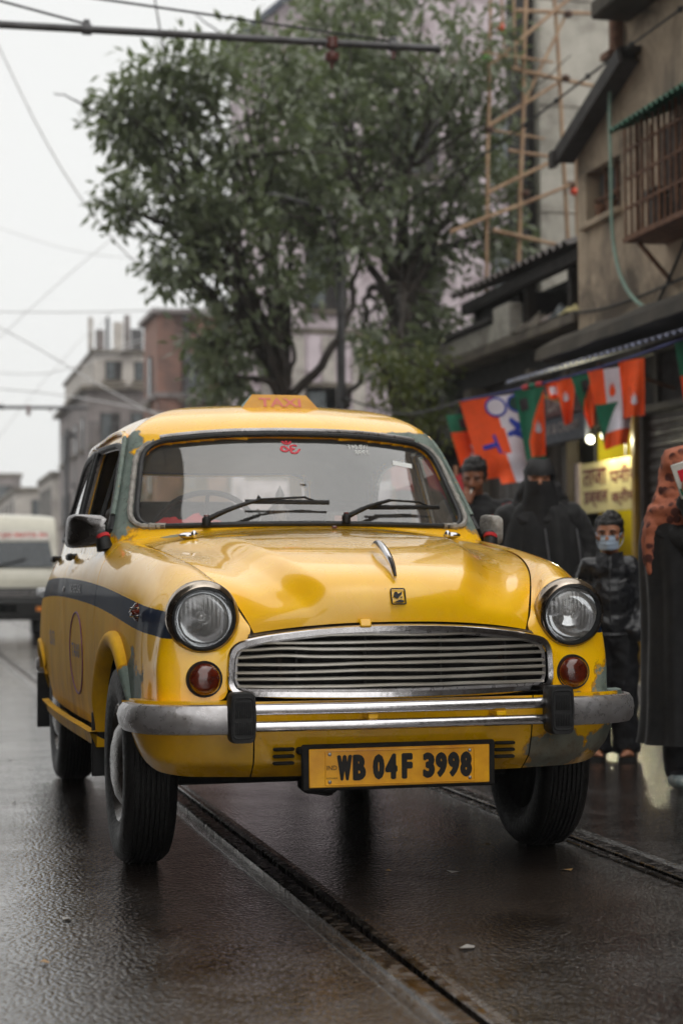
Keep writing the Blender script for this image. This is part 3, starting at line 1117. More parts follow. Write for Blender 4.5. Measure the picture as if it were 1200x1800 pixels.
# bumper
for sg in (1, -1):
    pl = curve([(.44, -.728), (.55, -.717), (.645, -.694), (.712, -.655), (.753, -.575), (.766, -.49), (.762, -.40)], 40)
    prof = [(.0, .043), (.016, .040), (.026, .026), (.030, 0), (.026, -.026), (.016, -.040), (.0, -.043), (-.006, -.030), (-.006, .030)]
    P = [(sg * x, y, .500) for x, y in pl]
    pr = [(-a * -1 if sg > 0 else -a, b) for a, b in prof]
    mb = MB().sweep(P, pr)
    V = mb.arr()
    # rounded outer end
    k = len(prof)
    for i in range(34, 40):
        t = (i - 33) / 6
        blk = slice(i * k, (i + 1) * k)
        V[blk, 2] = .5 + (V[blk, 2] - .5) * math.sqrt(max(0.04, 1 - t * t * .96))
    mb2 = MB().add(V, mb.f)
    mb2.build('bumper_end', M['dullmetal'], taxi, fixn=True)
    # rubber overrider
    ov = MB()
    for (z, w, d0) in ():
        pass
    O = rpoly([(-.037, -.072), (.037, -.072), (.042, .0), (.037, .072), (-.037, .072), (-.042, 0)], .018, 5)
    secs = []
    for d0, sc in ((.06, .86), (.03, .98), (.004, 1.0), (-.010, .95), (-.018, .86), (-.0185, .3), (-.0185, .01)):
        secs.append([(sg * .478 + x * sc, -.757 + d0, .507 + z * (sc * .2 + .8 if sc > .5 else sc)) for x, z in O])
    over = ov.grid(secs, cv=True).build('overrider', M['rubber'], taxi, fixn=True)
    rb = MB()
    for i in range(9):
        x = sg * .478 + (i - 4) * .0052
        rb.box((x, -.7765, .530), (.0026, .004, .046), r=.001)
        rb.box((x, -.7765, .478), (.0026, .004, .036), r=.001)
    rb.tube([(sg * .478 + x * .75, -.7755, .507 + z * .80) for x, z in O], .003, 6, closed=True)
    rb.build('moulded_ribs', M['rubber'], over)
for z, r in ((.526, .0165), (.478, .0155)):
    xs = np.linspace(-.47, .47, 30)
    MB().tube([(x, -.738 + .02 * (x / .47) ** 2, z) for x in xs], r, 14).build('bumper_tube', M['chrome'], taxi)
for x in (-.09, .30):
    MB().box((x, -.70, .50), (.03, .08, .014), r=.002).build('bumper_bracket', M['paint'], taxi)
MB().box((.37, -.66, .497), (.12, .03, .022), r=.003).build('bumper_bracket', M['paint'], taxi)
# ledge above the bumper
for sg in (1, -1):
    P = [(sg * x, y, .545) for x, y in curve([(.50, -.655), (.60, -.65), (.68, -.62), (.73, -.56), (.745, -.48)], 24)]
    MB().sweep(P, [(-.02, .006), (.022 * 1, .004), (.024, -.012), (-.02, -.014)] if sg < 0 else [(.02, .006), (-.022, .004), (-.024, -.012), (.02, -.014)]).build('splash_ledge', M['paint'], taxi, fixn=True)
# apron
def apron(u, t):
    """u in -1..1 across, t 0 top .. 1 bottom"""
    a = abs(u)
    x = np.interp(a, [0, .55, .8, .92, 1], [0, .43, .675, .755, .785])
    y = np.interp(a, [0, .55, .7, .8, .9, 1], [-.672, -.662, -.640, -.605, -.545, -.44])
    zb = np.interp(a, [0, .5, .75, .86, .94, 1], [.315, .318, .322, .338, .395, .47])
    z = .545 + (zb - .545) * t
    y = y + .05 * t ** 2 + .028 * max(0, t - .8) / .2 * 1.5
    x = x - .035 * t ** 2 * a ** 3
    return (math.copysign(x, u), y, z)
def sm(f, u, t):
    return np.mean([f(max(-1, min(1, u + d)), t) for d in (-.03, -.015, 0, .015, .03)], axis=0)
apr = []
for nm, u0, u1 in (('apron_corner', -1, -.545), ('apron_centre', -.54, .54), ('apron_corner', .545, 1)):
    G = [[sm(apron, u, t) for u in np.linspace(u0, u1, 50)] for t in np.linspace(0, 1, 22)]
    apr.append(MB().grid(G).build('apron', M['paint'], taxi, fixn=False))
for sg in (1, -1):
    for k in range(3):
        V = [sm(apron, sg * (.425 + d), .0) for d in (-.048, .048)]
        z = .405 - k * .0205
        mb = MB().box((sg * .337, -.655 + k * .003, z), (.062, .02, .0095), r=.003)
        mb.build('vent_slot', M['gap'], apr[1])
# number plate
plate_m = pmat('plate_yellow', lin((240, 174, 16)), .42, 0, .12, 9, col2=lin((204, 134, 14)), coat=.3)
PY = -.700
back = MB().box((0, PY + .012, .352), (.585, .016, .135), r=.005)
back.box((0, PY + .05, .40), (.60, .06, .02), r=.005)
plate = back.build('number_plate', M['gap'], taxi)
MB().box((0, PY, .351), (.546, .006, .112), r=.002).build('plate_face', plate_m, plate)
fr = rpoly([(-.225, .302), (.225, .302), (.225, .400), (-.225, .400)], .004, 3)
MB().tube([(x, PY - .004, z) for x, z in fr], .0016, 5, closed=True).build('plate_rim', plate_m, plate)
def flat_text(name, body, cx, cz, w, h, y, mat, parent, bold=0.0, mirror=False, thick=.0):
    V, F = fit_text(body, w, h, bold, mirror)
    mb = MB().add([(cx + a, y, cz + b) for a, b in V], F)
    return mb.build(name, mat, parent, smooth=False)
ink = pmat('plate_ink', lin((20, 17, 14)), .6, 0, .3, 40)
xc = [-.112 - .052, -.112 + .012, -.018 - .02]
lay = [('W', -.168, .040), ('B', -.124, .034), ('0', -.066, .030), ('4', -.028, .032), ('F', .020, .028), ('3', .086, .031), ('9', .124, .031), ('9', .162, .031), ('8', .200, .031)]
for ch, x, w in lay:
    V, F = fit_text(ch, w, .070, .04)
    cm_ = MB()
    for q, (dx, dz) in enumerate(((-.0028, 0), (.0028, 0), (0, .0022), (0, -.0022))):      # heavy brush-painted strokes
        cm_.add([(x + a + dx, PY - .0042 - q * .00015, .351 + b_ + dz) for a, b_ in V], F)
    cm_.build('plate_character', ink, plate, smooth=False)
flat_text('plate_character', 'IND', -.206, .352, .030, .013, PY - .0042, ink, plate, bold=.0)
flat_text('plate_character', 'INDIA04', -.206, .322, .032, .005, PY - .0042, ink, plate)
for x, z in ((-.212, .391), (.212, .391), (-.212, .311), (.212, .311)):
    MB().ball((x, PY - .004, z), (.0055, .003, .0055), 10).build('plate_screw', M['dullmetal'], plate)

# ---------------------------------------------------------------- wheels, underbody
def wheel(x, y, sg):
    r, w = .318, .168
    tread = []
    h = w / 2
    prof = [(r * .60, h * .72), (r * .70, h * .94), (r * .80, h), (r * .88, h * .98), (r * .935, h * .90), (r * .965, h * .78), (r * .982, h * .66)]
    nt = 7
    for i in range(nt):
        a = h * .64 - (2 * h * .64) * i / nt
        b_ = h * .64 - (2 * h * .64) * (i + 1) / nt
        cr = 1 - .012 * ((i + .5) / nt * 2 - 1) ** 2
        prof += [(r * cr, a - .002), (r * cr, b_ + .004), (r * .972, b_ + .003), (r * .972, b_ + .0005)]
    prof += [(r * .982, -h * .66), (r * .965, -h * .78), (r * .935, -h * .90), (r * .88, -h * .98), (r * .80, -h), (r * .70, -h * .94), (r * .60, -h * .72)]
    wh = MB().lathe(prof, (x, y, r - .004), axis='x', seg=56).build('wheel', M['tyre'], taxi, fixn=True, angle=30)
    MB().lathe([(r * .62, sg * h * .74), (r * .58, sg * h * .84), (r * .52, sg * h * .55), (r * .40, sg * h * .50), (r * .1, sg * h * .5), (.001, sg * h * .5)], (x, y, r - .004), axis='x', seg=40).build('rim', M['hub'], wh, fixn=True)
    MB().lathe([(r * .64, -sg * h * .70), (r * .5, -sg * h * .45), (.001, -sg * h * .45)], (x, y, r - .004), axis='x', seg=30).build('brake_drum', M['gap'], wh, fixn=True)
    MB().lathe([(r * .42, sg * h * .50), (r * .41, sg * h * .72), (r * .33, sg * h * .92), (r * .2, sg * h * 1.05), (.001, sg * h * 1.10)], (x, y, r - .004), axis='x', seg=36).build('hubcap', M['hub'], wh, fixn=True)
for x, y in ((.672, 0), (-.672, 0), (.66, 2.464), (-.66, 2.464)):
    wheel(x, y, 1 if x > 0 else -1)
mb = MB()
mb.box((0, 1.55, .36), (1.34, 3.6, .08), r=.03)
mb.box((0, 1.75, .275), (1.06, 2.7, .13), r=.04)  # low dark box added to block light coming under the car from behind
mb.box((0, -.42, .42), (1.0, .3, .1), r=.03)
mb.box((0, .05, .56), (1.06, 1.0, .36), r=.03)
for sg in (1, -1):
    for yc in (0, 2.464):
        a_ = np.linspace(.02 * PI, .86 * PI if yc == 0 else .98 * PI, 24)
        mb.grid([[(sg * x, yc + .385 * math.cos(t), .33 + .375 * math.sin(t)) for t in a_] for x in (.50, .60, .725)])
        mb.add([(sg * .5, yc, .33)] + [(sg * .5, yc + .385 * math.cos(t), .33 + .375 * math.sin(t)) for t in a_], [(0, i, i + 1) for i in range(1, 24)])
mb.box((0, -.30, .33), (.9, .06, .06), r=.01)
mb.tube([(-.55, -.02, .26), (.55, -.02, .26)], .022, 8)
mb.tube([(-.22, -.42, .268), (-.14, -.38, .25), (-.10, .3, .26)], .02, 8)
mb.box((-.20, -.50, .285), (.11, .10, .05), r=.012)
mb.box((.20, -.46, .285), (.18, .08, .035), r=.008)
mb.build('underbody', M['gap'], taxi, fixn=False)

# ---------------------------------------------------------------- cabin
MB().box((0, 1.4, .45), (1.36, 2.0, .12), r=.02).build('cabin_floor', M['gap'], taxi)
bm = bmesh.new()
tr_ = np.r_[np.linspace(.2, 4.6, 44), np.linspace(4.7, 8.6, 14)]
IG = np.array([ring(t, 160) for t in tr_])
cen = IG.mean(axis=1, keepdims=True)
IG = cen + (IG - cen) * np.array([.962, .982, 1.0]) + np.array([0, 0, -.012])
mb = MB().grid(IG, cv=True, flip=True)
bm.from_mesh(mesh_from(mb.arr(), mb.f, 'lining'))
bmesh.ops.delete(bm, geom=[f for f in bm.faces if which(f.calc_center_median()) is not None], context='FACES')
finish(bm, 'cabin_lining', M['liner'], taxi, lip=0)
D = []
for t in np.linspace(0, PI, 14):
    D.append([(x, .56 + .18 * (1 - math.cos(t)) / 2 * 1.6 - .06 * (1 - abs(x / .6) ** 2), 1.02 + .05 * math.sin(t) - (t / PI) * .12) for x in np.linspace(-.62, .62, 30)])
MB().grid(D).build('dashboard', M['dash'], taxi)
def seat(y, nm):
    for x, w in ((-.33, .60), (.33, .60)):
        mb = MB().box((x, y, .66), (w, .56, .20), r=.06)
        mb.box((x, y + .30, .93), (w, .17, .58), r=.06, R=[[1, 0, 0], [0, .97, .22], [0, -.22, .97]])
        mb.build('seat', M['seat'], taxi, angle=80)
seat(1.18, 0)
seat(2.02, 1)
# steering wheel on the driver's side (right-hand drive)
R_ = np.array(Matrix.Rotation(math.radians(-62), 3, 'X'))
sc_ = np.array((-.33, .80, 1.035))
a = np.linspace(0, 2 * PI, 48, endpoint=False)
stw = MB().tube([sc_ + R_ @ np.array((.205 * math.cos(t), .205 * math.sin(t), 0)) for t in a], .011, 8, closed=True).build('steering_wheel', M['black'], taxi)
mb = MB()
for t in (0.2, PI - .2, -PI / 2):
    mb.tube([sc_, sc_ + R_ @ np.array((.2 * math.cos(t), .2 * math.sin(t), 0))], .008, 6)
mb.tube([sc_, sc_ + np.array((0, -.3, -.2))], .02, 8)
mb.build('spoke', M['black'], stw)
# things on the dash
def crumple(cx, cy, cz, w, d, h, seed):
    G = []
    for i in range(26):
        r = []
        for j in range(22):
            u, v = i / 25 - .5, j / 21 - .5
            e = max(0, 1 - (abs(u) * 2) ** 2.4) * max(0, 1 - (abs(v) * 2) ** 2.4)
            n_ = mnoise.fractal((u * 5 + seed, v * 5, seed), 1.0, 2.0, 4)
            r.append((cx + u * w + .03 * n_, cy + v * d, cz + e * h * (.75 + .6 * n_)))
        G.append(r)
    return MB().grid(G)
crumple(-.40, .72, 1.055, .44, .26, .085, 3.1).build('red_cloth', M['redcloth'], None, label='crumpled red cloth lying on the taxi dashboard behind the steering wheel', cat='cloth')
mb = MB().box((.02, .60, 1.085), (.28, .10, .004), rz=.06)
mb.build('paper_sheet', M['white'], None, smooth=False, label='white paper sheet lying on the taxi dashboard under the windscreen', cat='paper')
mb = MB()
mb.lathe([(.03, 0), (.034, .012), (.022, .02), (.024, .05), (.028, .07), (.016, .09), (.013, .095), (.018, .11), (.016, .13), (.008, .145), (.001, .16)], (-.07, .66, 1.08), seg=16)
mb.box((-.07, .67, 1.14), (.075, .008, .03), r=.004)
mb.build('dashboard_idol', pmat('dark_bronze', lin((92, 84, 80)), .4, .3, .2, 30), None, label='small dark idol figurine standing in the middle of the taxi dashboard', cat='figurine')
mb = MB().box((.17, .67, 1.11), (.12, .08, .07), r=.01)
mt = mb.build('fare_meter', M['dash'], None, label='grey boxy fare meter standing on the taxi dashboard', cat='meter')
MB().box((.17, .628, 1.115), (.086, .004, .030), r=.001).build('display', pmat('meter_face', lin((150, 110, 108)), .3), mt)

# ---------------------------------------------------------------- things fixed on the glass and roof
sticker_r = pmat('red_sticker', lin((208, 40, 60)), .5, 0, .08, 30)
sticker_w = pmat('white_sticker', lin((222, 224, 222)), .5, 0, .05, 30)
def glass_text(name, body, cx, cz, w, h, mat, bold=0.0, mirror=True, rot=0.0):
    V, F = fit_text(body, w, h, bold, mirror, res=6)
    c, s = math.cos(rot), math.sin(rot)
    return MB().add([on_front(cx + a * c - b_ * s, cz + a * s + b_ * c, -.0105) for a, b_ in V], F).build(name, mat, ws, smooth=False)
glass_text('sticker', '\u0950', -.022, 1.392, .078, .052, sticker_r, .012)
glass_text('sticker', 'WB 04 F', .245, 1.398, .085, .017, sticker_w, .004)
glass_text('sticker', '3998', .258, 1.376, .058, .017, sticker_w, .004)
for cx, cz, w, h, rot, mt in ((.418, 1.333, .082, .018, -.14, sticker_w),):
    V = [on_front(cx + x * math.cos(rot) - z * math.sin(rot), cz + x * math.sin(rot) + z * math.cos(rot), -.0105) for x, z in ((-w / 2, -h / 2), (w / 2, -h / 2), (w / 2, h / 2), (-w / 2, h / 2))]
    MB().add(V, [(0, 1, 2, 3)]).build('sticker', mt, ws, smooth=False)

# taxi sign
sy, sz0, sz1 = 1.02, 1.545, 1.610
B0 = [(-.158, sy - .05), (.158, sy - .05), (.158, sy + .05), (-.158, sy + .05)]
T0 = [(-.106, sy - .018), (.106, sy - .018), (.106, sy + .018), (-.106, sy + .018)]
sgm = pmat('sign_yellow', lin((230, 168, 52)), .45, 0, .1, 14, col2=lin((206, 146, 50)))
sge = pmat('sign_green_end', lin((48, 112, 96)), .4, 0, .2, 20)
mb = MB()
V = [(x, y, sz0) for x, y in B0] + [(x, y, sz1) for x, y in T0]
mb.add(V, [(0, 1, 5, 4)], 0).add(V, [(2, 3, 7, 6), (4, 5, 6, 7)], 0).add(V, [(1, 2, 6, 5), (3, 0, 4, 7)], 1)
sign = mb.build('taxi_sign', [sgm, sge], taxi, smooth=False)
MB().box((0, sy, sz0 - .004), (.325, .108, .010), r=.003).build('sign_base', M['dullmetal'], sign)
tv, tf = fit_text('TAXI', .165, .036, .03)
def on_sign(x, z):
    t = (z - sz0) / (sz1 - sz0)
    return (x, sy - .05 + .032 * t - .0016, z)
MB().add([on_sign(a, 1.579 + b_) for a, b_ in tv], tf).build('sign_lettering', pmat('faded_pink', lin((226, 120, 118)), .6, 0, .1, 40, col2=lin((224, 150, 90))), sign, smooth=False)

# wipers, washer jets, aerial tab
for (px, pz), (tx, tz) in (((-.368, 1.084), (.075, 1.163)), ((.121, 1.093), (.510, 1.150))):
    piv = on_front(px, pz + .006, .028)
    tip = on_front(tx, tz, .022)
    mid = piv * .55 + tip * .45
    mid = on_front(mid[0], mid[2] + .024, .030)
    wip = MB().tube(curve([piv, piv * .72 + mid * .28 + np.array((0, -.004, .006)), mid], 12), np.linspace(.0105, .006, 12), 8).build('wiper', M['black'], taxi)
    MB().lathe([(.016, -.02), (.016, .004), (.010, .012), (.001, .014)], piv, seg=12).build('pivot', M['black'], wip)
    MB().lathe([(.009, .0), (.009, .018), (.001, .021)], piv, seg=6).build('nut', M['amber'], wip)
    b0 = on_front(tx - .30 if px < 0 else tx - .29, tz + (-.005 if px < 0 else -.012), .012)
    xs = np.linspace(0, 1, 16)
    bl = [on_front(b0[0] + (tx - b0[0]) * t, b0[2] + (tz - b0[2]) * t, .014) for t in xs]
    MB().tube(bl, .006, 6, flat=(1.4, .7)).build('blade', M['rubber'], wip)
    MB().tube([mid, on_front(b0[0] + .05, b0[2] + .014, .024), bl[2]], .0042, 6).build('blade_yoke', M['black'], wip)
    MB().tube([mid, on_front(tx - .09, tz + .012, .024), bl[-3]], .0042, 6).build('blade_yoke', M['black'], wip)
for sg in (1, -1):
    mb = MB().ball((sg * .47, .285, 1.048), (.032, .024, .012), 14)
    mb.ball((sg * .45, .27, 1.052), (.012, .012, .014), 10)
    mb.build('washer_jet', M['chrome'], taxi)
MB().box((.055, .33, 1.078), (.02, .015, .01), r=.003).build('washer_jet', M['amber'], taxi)

# door mirrors
for sg in (-1, 1):
    c = np.array((sg * .765, .72, 1.075))
    O = rpoly([(-.082, -.062), (.072, -.056), (.078, .058), (-.070, .064)], .03, 5)
    secs = []
    ya = .35 * sg if sg < 0 else -.15
    for d0, sc in ((.045, .96), (.02, 1.0), (-.015, .97), (-.040, .84), (-.052, .62), (-.057, .3), (-.058, .02)):
        secs.append([np.array((c[0], c[1], c[2])) + np.array((x * sc * (.85 if sg < 0 else .36) * math.cos(ya) - d0 * math.sin(ya) * -1, d0 * math.cos(ya) + x * sc * math.sin(ya) * -.85 * -1, z * sc)) for x, z in O])
    hm = MB().grid(secs, cv=True).build('door_mirror', pmat('mirror_shell', lin((128, 126, 126)), .22, 1.0, .15, 12) if sg < 0 else M['sealant'], taxi, fixn=True)
    MB().add([p for p in secs[0]], [tuple(range(len(O)))]).build('mirror_glass', M['reflector'], hm, smooth=False)
    b0 = np.array((sg * .715, .60, 1.025))
    MB().tube(curve([b0 + np.array((0, 0, -.02)), b0 + np.array((sg * .008, .01, .02)), c + np.array((-sg * .045, .015, -.045))], 10), np.array([.030, .028, .026, .024, .022, .020, .018, .016, .015, .014]), 10).build('mirror_arm', M['black'], hm)
    MB().tube([b0 + np.array((sg * .005, .006, .020)), b0 + np.array((sg * .009, .012, .032))], [.026, .025], 10).build('red_thread', M['redcloth'], hm)

# lettering on the sides
def on_body(y, z, sg, off=.0015):
    xs = [(p[0], p[1]) for p in ()]
    prof = []
    for k in ('A2', 'A3', 'A4', 'A5', 'B1', 'B2', 'B3'):
        q = spl(ST[::-1], np.array(LN[k])[::-1])(np.array(y))
        prof.append((q[1], q[0]))
    prof = np.array(sorted(prof))
    return (sg * (float(spl(prof[:, 0], prof[:, 1])(np.array(z))) + off), y, z)
let_w = pmat('stripe_white', lin((170, 172, 178)), .6, 0, .2, 60)
let_b = pmat('door_print_blue', lin((72, 72, 92)), .6, 0, .2, 40)
let_p = pmat('door_print_purple', lin((122, 62, 92)), .6, 0, .2, 40)
def side_text(body, cy, cz, w, h, sg, mat, parent, bold=.01):
    V, F = fit_text(body, w, h, bold)
    # reading direction: towards the tail on the near (driver) side
    MB().add([on_body(cy - sg * -1 * a * -1 * -1 if False else cy + (-a if sg < 0 else a), cz + b_, sg, .003) for a, b_ in V], F).build('lettering', mat, parent, smooth=False, fixn=False)
for sg, d1, d2 in doors:
    side_text('NO REFUSAL', .98, .868, .30, .034, sg, let_w, d1)
    side_text('TAXI', .93, .64, .20, .05, sg, let_b, d1)
    side_text('KOLKATA', 1.78, .66, .26, .06, sg, let_b, d2)
    a = np.linspace(0, 2 * PI, 40, endpoint=False)
    MB().tube([on_body(.93 + .17 * math.cos(t), .63 + .15 * math.sin(t), sg, .0005) for t in a], .004, 5, closed=True).build('door_ring', let_p, d1)
MB().box((0, 3.50, .47), (1.5, .05, .09), r=.02).build('rear_bumper', M['dullmetal'], taxi)
# ================================================================ the street
def road_material():
    m, n, l, b = newmat('wet_asphalt')
    g = NG(n, l)
    p = g.pos()
    big = g.noise(p, .55, 4, .55)
    mid = g.noise(p, 4.0, 5, .6)
    fine = g.noise(p, 70.0, 4, .65)
    grit = g.voro(p, 75.0)
    c = g.mix(g.ramp(mid, .35, .7), (.016, .0115, .0095), (.032, .024, .020))
    c = g.mix(g.math('MULTIPLY', g.ramp(g.noise(p, .8, 6, .65, .8), .50, .60), .8), c, (.050, .038, .030))
    c = g.mix(g.math('MULTIPLY', g.ramp(g.noise(p, 38.0, 3, .6), .58, .72), .5), c, (.085, .066, .052))
    l.new(c, b.inputs['Base Color'])
    wet = g.math('ADD', g.math('MULTIPLY', big, .6), g.math('MULTIPLY', mid, .4))
    l.new(g.ramp(wet, .38, .64, .05, .27), b.inputs['Roughness'])
    b.inputs['Specular IOR Level'].default_value = .75
    l.new(g.ramp(wet, .40, .66, 1.0, .55), b.inputs['Coat Weight'])
    b.inputs['Coat Roughness'].default_value = .05
    b.inputs['Coat IOR'].default_value = 1.5
    # stones standing through the water film: sharp little facets, fewer where the film is deep
    h = g.math('ADD', g.math('MULTIPLY', fine, 1.0), g.math('MULTIPLY', g.ramp(grit, 0, .7), -.75))
    h = g.math('MULTIPLY', h, g.ramp(wet, .34, .56, .35, 1.0))
    tl_ = g.noise(g.coord('Object', (.5, 9, 1)), 2.2, 4, .6)
    h2 = g.math('ADD', h, g.math('MULTIPLY', tl_, .3))
    h2 = g.math('ADD', h2, g.math('MULTIPLY', g.noise(p, 32.0, 3, .6), .55))
    l.new(g.bump(h2, .40, .008), b.inputs['Normal'])
    l.new(g.bump(h2, .24, .008), b.inputs['Coat Normal'])
    return m

def wall_material(name, c1, c2, stain, smin=.45, smax=.75, rough=.85, sc=1.0, streak=True, bump=.35):
    """plaster: blotches, vertical rain streaks and dark mould"""
    m, n, l, b = newmat(name)
    g = NG(n, l)
    p = g.coord('Object')
    c = g.mix(g.ramp(g.noise(p, 2.2 * sc, 6, .65), .3, .7), c1, c2)
    if streak:
        st = g.noise(g.coord('Object', (1.5, 1.5, .16)), 2.4 * sc, 6, .7)
        st = g.math('MULTIPLY', g.ramp(st, smin, smax), g.ramp(g.noise(p, .8, 4, .6), .35, .65))
        c = g.mix(g.math('MULTIPLY', st, .85), c, stain)
    c = g.mix(g.math('MULTIPLY', g.ramp(g.noise(p, 1.1 * sc, 7, .72, .6), .46, .64), .85), c, stain)
    c = g.mix(g.math('MULTIPLY', g.ramp(g.noise(p, 26 * sc, 3), .6, .75), .35), c, c2)
    l.new(c, b.inputs['Base Color'])
    b.inputs['Roughness'].default_value = rough
    l.new(g.bump(g.math('ADD', g.noise(p, 30, 5, .6), g.math('MULTIPLY', g.noise(p, 4, 3), 2.0)), bump, .012), b.inputs['Normal'])
    return m

S = {}
S['road'] = road_material()
S['beige'] = wall_material('beige_plaster', lin((188, 170, 146)), lin((160, 142, 120)), lin((74, 66, 58)))
S['beige_up'] = wall_material('upper_plaster', lin((184, 166, 142)), lin((158, 140, 118)), lin((72, 64, 56)), .5, .8)
S['concrete'] = wall_material('grey_concrete', lin((188, 184, 174)), lin((164, 160, 150)), lin((112, 108, 100)), .4, .75)
S['pink'] = wall_material('pale_mauve_plaster', lin((206, 194, 200)), lin((188, 176, 182)), lin((126, 112, 116)), .5, .85)
S['moss'] = wall_material('mossy_cement', lin((84, 76, 66)), lin((60, 55, 46)), lin((36, 33, 27)), .4, .7)
S['slab'] = wall_material('weathered_slab', lin((120, 112, 100)), lin((96, 88, 78)), lin((48, 43, 38)), .45, .75)
S['brick'] = wall_material('old_red_plaster', lin((142, 106, 92)), lin((118, 90, 80)), lin((84, 72, 68)), .45, .8)
S['grey_far'] = wall_material('grey_plaster', lin((136, 128, 126)), lin((112, 104, 102)), lin((86, 80, 78)), .45, .8)
S['pale_far'] = wall_material('pale_hazed_plaster', lin((186, 180, 172)), lin((164, 158, 152)), lin((120, 114, 110)), .5, .85)  # pale tone holds part of the distance haze on the far walls
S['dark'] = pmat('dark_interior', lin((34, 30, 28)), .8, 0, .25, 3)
S['darkwood'] = pmat('dark_wood', lin((48, 39, 33)), .65, 0, .25, 6, streak=True)
S['shutter'] = pmat('rolling_shutter', lin((70, 61, 55)), .5, .3, .2, 4, col2=lin((44, 38, 35)))
S['sheet'] = pmat('rusty_tin_sheet', lin((92, 86, 84)), .5, .4, .2, 3, col2=lin((58, 50, 46)))
S['bluesheet'] = pmat('blue_grey_sheet', lin((112, 118, 142)), .5, .2, .15, 5, col2=lin((86, 88, 102)))
S['darksheet'] = pmat('tarred_sheet', lin((52, 48, 46)), .7, 0, .2, 4)
S['greensheet'] = pmat('green_sheet', lin((14, 84, 58)), .5, 0, .2, 6)
S['rust'] = pmat('rusty_iron', lin((122, 86, 62)), .7, .2, .2, 14, col2=lin((78, 50, 36)), bump=.2)
S['bamboo'] = pmat('bamboo', lin((170, 142, 112)), .55, 0, .15, 4, col2=lin((138, 106, 80)), bump=.2, bscale=20)
S['rope'] = pmat('lashing_rope', lin((84, 62, 52)), .9, 0, .2, 30)
S['yellowwall'] = pmat('yellow_shop_wall', lin((222, 204, 16)), .6, 0, .08, 3)
S['yellowpost'] = pmat('yellow_post', lin((150, 116, 34)), .5, 0, .2, 5)
S['signblue'] = pmat('sign_board_blue', lin((34, 38, 52)), .5, 0, .1, 5)
S['signred'] = pmat('sign_board_red', lin((74, 26, 28)), .5, 0, .15, 5)
S['cream'] = pmat('cream_board', lin((182, 170, 120)), .6, 0, .06, 5)
S['maroon'] = pmat('maroon_paint', lin((92, 26, 22)), .6, 0, .1, 20)
S['faint'] = pmat('faint_letter', lin((150, 136, 132)), .6, 0, .2, 20)
S['steel'] = pmat('worn_rail_steel', lin((168, 162, 158)), .25, 1.0, .2, 8, col2=lin((70, 62, 56)))
S['rail_bed'] = pmat('rail_bed', lin((44, 38, 34)), .28, 0, .2, 6, bump=.05, bscale=30)
S['iron'] = pmat('painted_iron', lin((92, 92, 94)), .45, .5, .15, 8, col2=lin((64, 62, 62)))
S['wire'] = pmat('black_cable', lin((30, 29, 29)), .6, 0, .1, 8)
S['hazewire'] = pmat('haze_pale_cable', lin((196, 196, 196)), .6, 0, .1, 8)  # lightened so the colour carries the haze and blur over the wires
S['insul'] = pmat('brown_porcelain', lin((96, 56, 50)), .25, 0, .15, 20)
S['hose'] = pmat('pale_green_hose', lin((128, 156, 142)), .45, 0, .1, 8)
S['pane'] = pmat('dusty_pane', lin((96, 102, 104)), .15, 0, .15, 5, col2=lin((60, 64, 66)))
S['kerb'] = wall_material('kerb_stone', lin((104, 96, 88)), lin((84, 76, 70)), lin((50, 44, 40)), .4, .7, rough=.4, sc=3)
S['pave'] = wall_material('wet_pavement', lin((78, 64, 58)), lin((60, 50, 46)), lin((36, 30, 28)), .4, .7, rough=.25, sc=2, streak=False)

# ---- road with two tram rails let into it
mb = MB()
for x0, x1 in ((-160, -.385), (-.215, .765), (.935, 160)):
    xs = [x0, x1]
    ys = [-120, -20, -5, 0, 10, 40, 400]
    mb.grid([[(x, y, 0) for x in xs] for y in ys], flip=True)
road = mb.build('road', S['road'], smooth=False, kind='structure')
def rail(xc, flip):
    s = -1 if flip else 1
    root = empty('tram_rail', (xc, 0, 0), kind='structure')
    def strip(name, pr, mat):
        G = [[(s * a, y, z) for a, z in pr] for y in (-40, -8, -4, -2, 0, 2, 5, 12, 40, 120)]
        MB().grid(G).build(name, mat, root, smooth=False, fixn=False)
    strip('rail_edge', [(-.086, -.02), (-.086, .001), (-.060, -.004), (-.036, -.004), (-.036, -.03)], S['road'])
    strip('rail_head', [(-.036, -.05), (-.036, .003), (-.030, .006), (.012, .006), (.017, .002), (.017, -.05)], S['steel'])
    strip('groove', [(.016, -.045), (.042, -.045)], S['rail_bed'])
    strip('guard_lip', [(.041, -.05), (.041, .0), (.045, .004), (.062, .004), (.067, .0), (.067, -.02)], S['steel'])
    strip('rail_edge', [(.066, -.02), (.066, -.004), (.086, .001), (.086, -.02)], S['road'])
rail(-.30, False)
rail(.85, True)

# scraps of wet paper and leaf trodden into the road
lt = MB()
rl = random.Random(9)
for i in range(60):
    x, y = rl.uniform(-2.2, 3.6), rl.uniform(-3.6, 6)
    if abs(x + .3) < .1 or abs(x - .85) < .1:
        x += .25
    a, w, d = rl.uniform(0, PI), rl.uniform(.008, .028), rl.uniform(.006, .018)
    ca, sa_ = math.cos(a), math.sin(a)
    lt.add([(x + ca * u * w - sa_ * v * d, y + sa_ * u * w + ca * v * d, .0042 + .004 * (u * v > 0)) for u, v in ((-1, -.6), (.2, -1), (1, -.1), (.5, .9), (-.7, .8))], [(0, 1, 2, 3, 4)], rl.randrange(3))
lt.build('litter', [pmat('litter_tan', lin((168, 132, 84)), .5), pmat('litter_grey', lin((150, 146, 140)), .5), pmat('litter_leaf', lin((110, 84, 40)), .5)], None, smooth=False, kind='stuff', label='scraps of paper and leaf on the wet road')
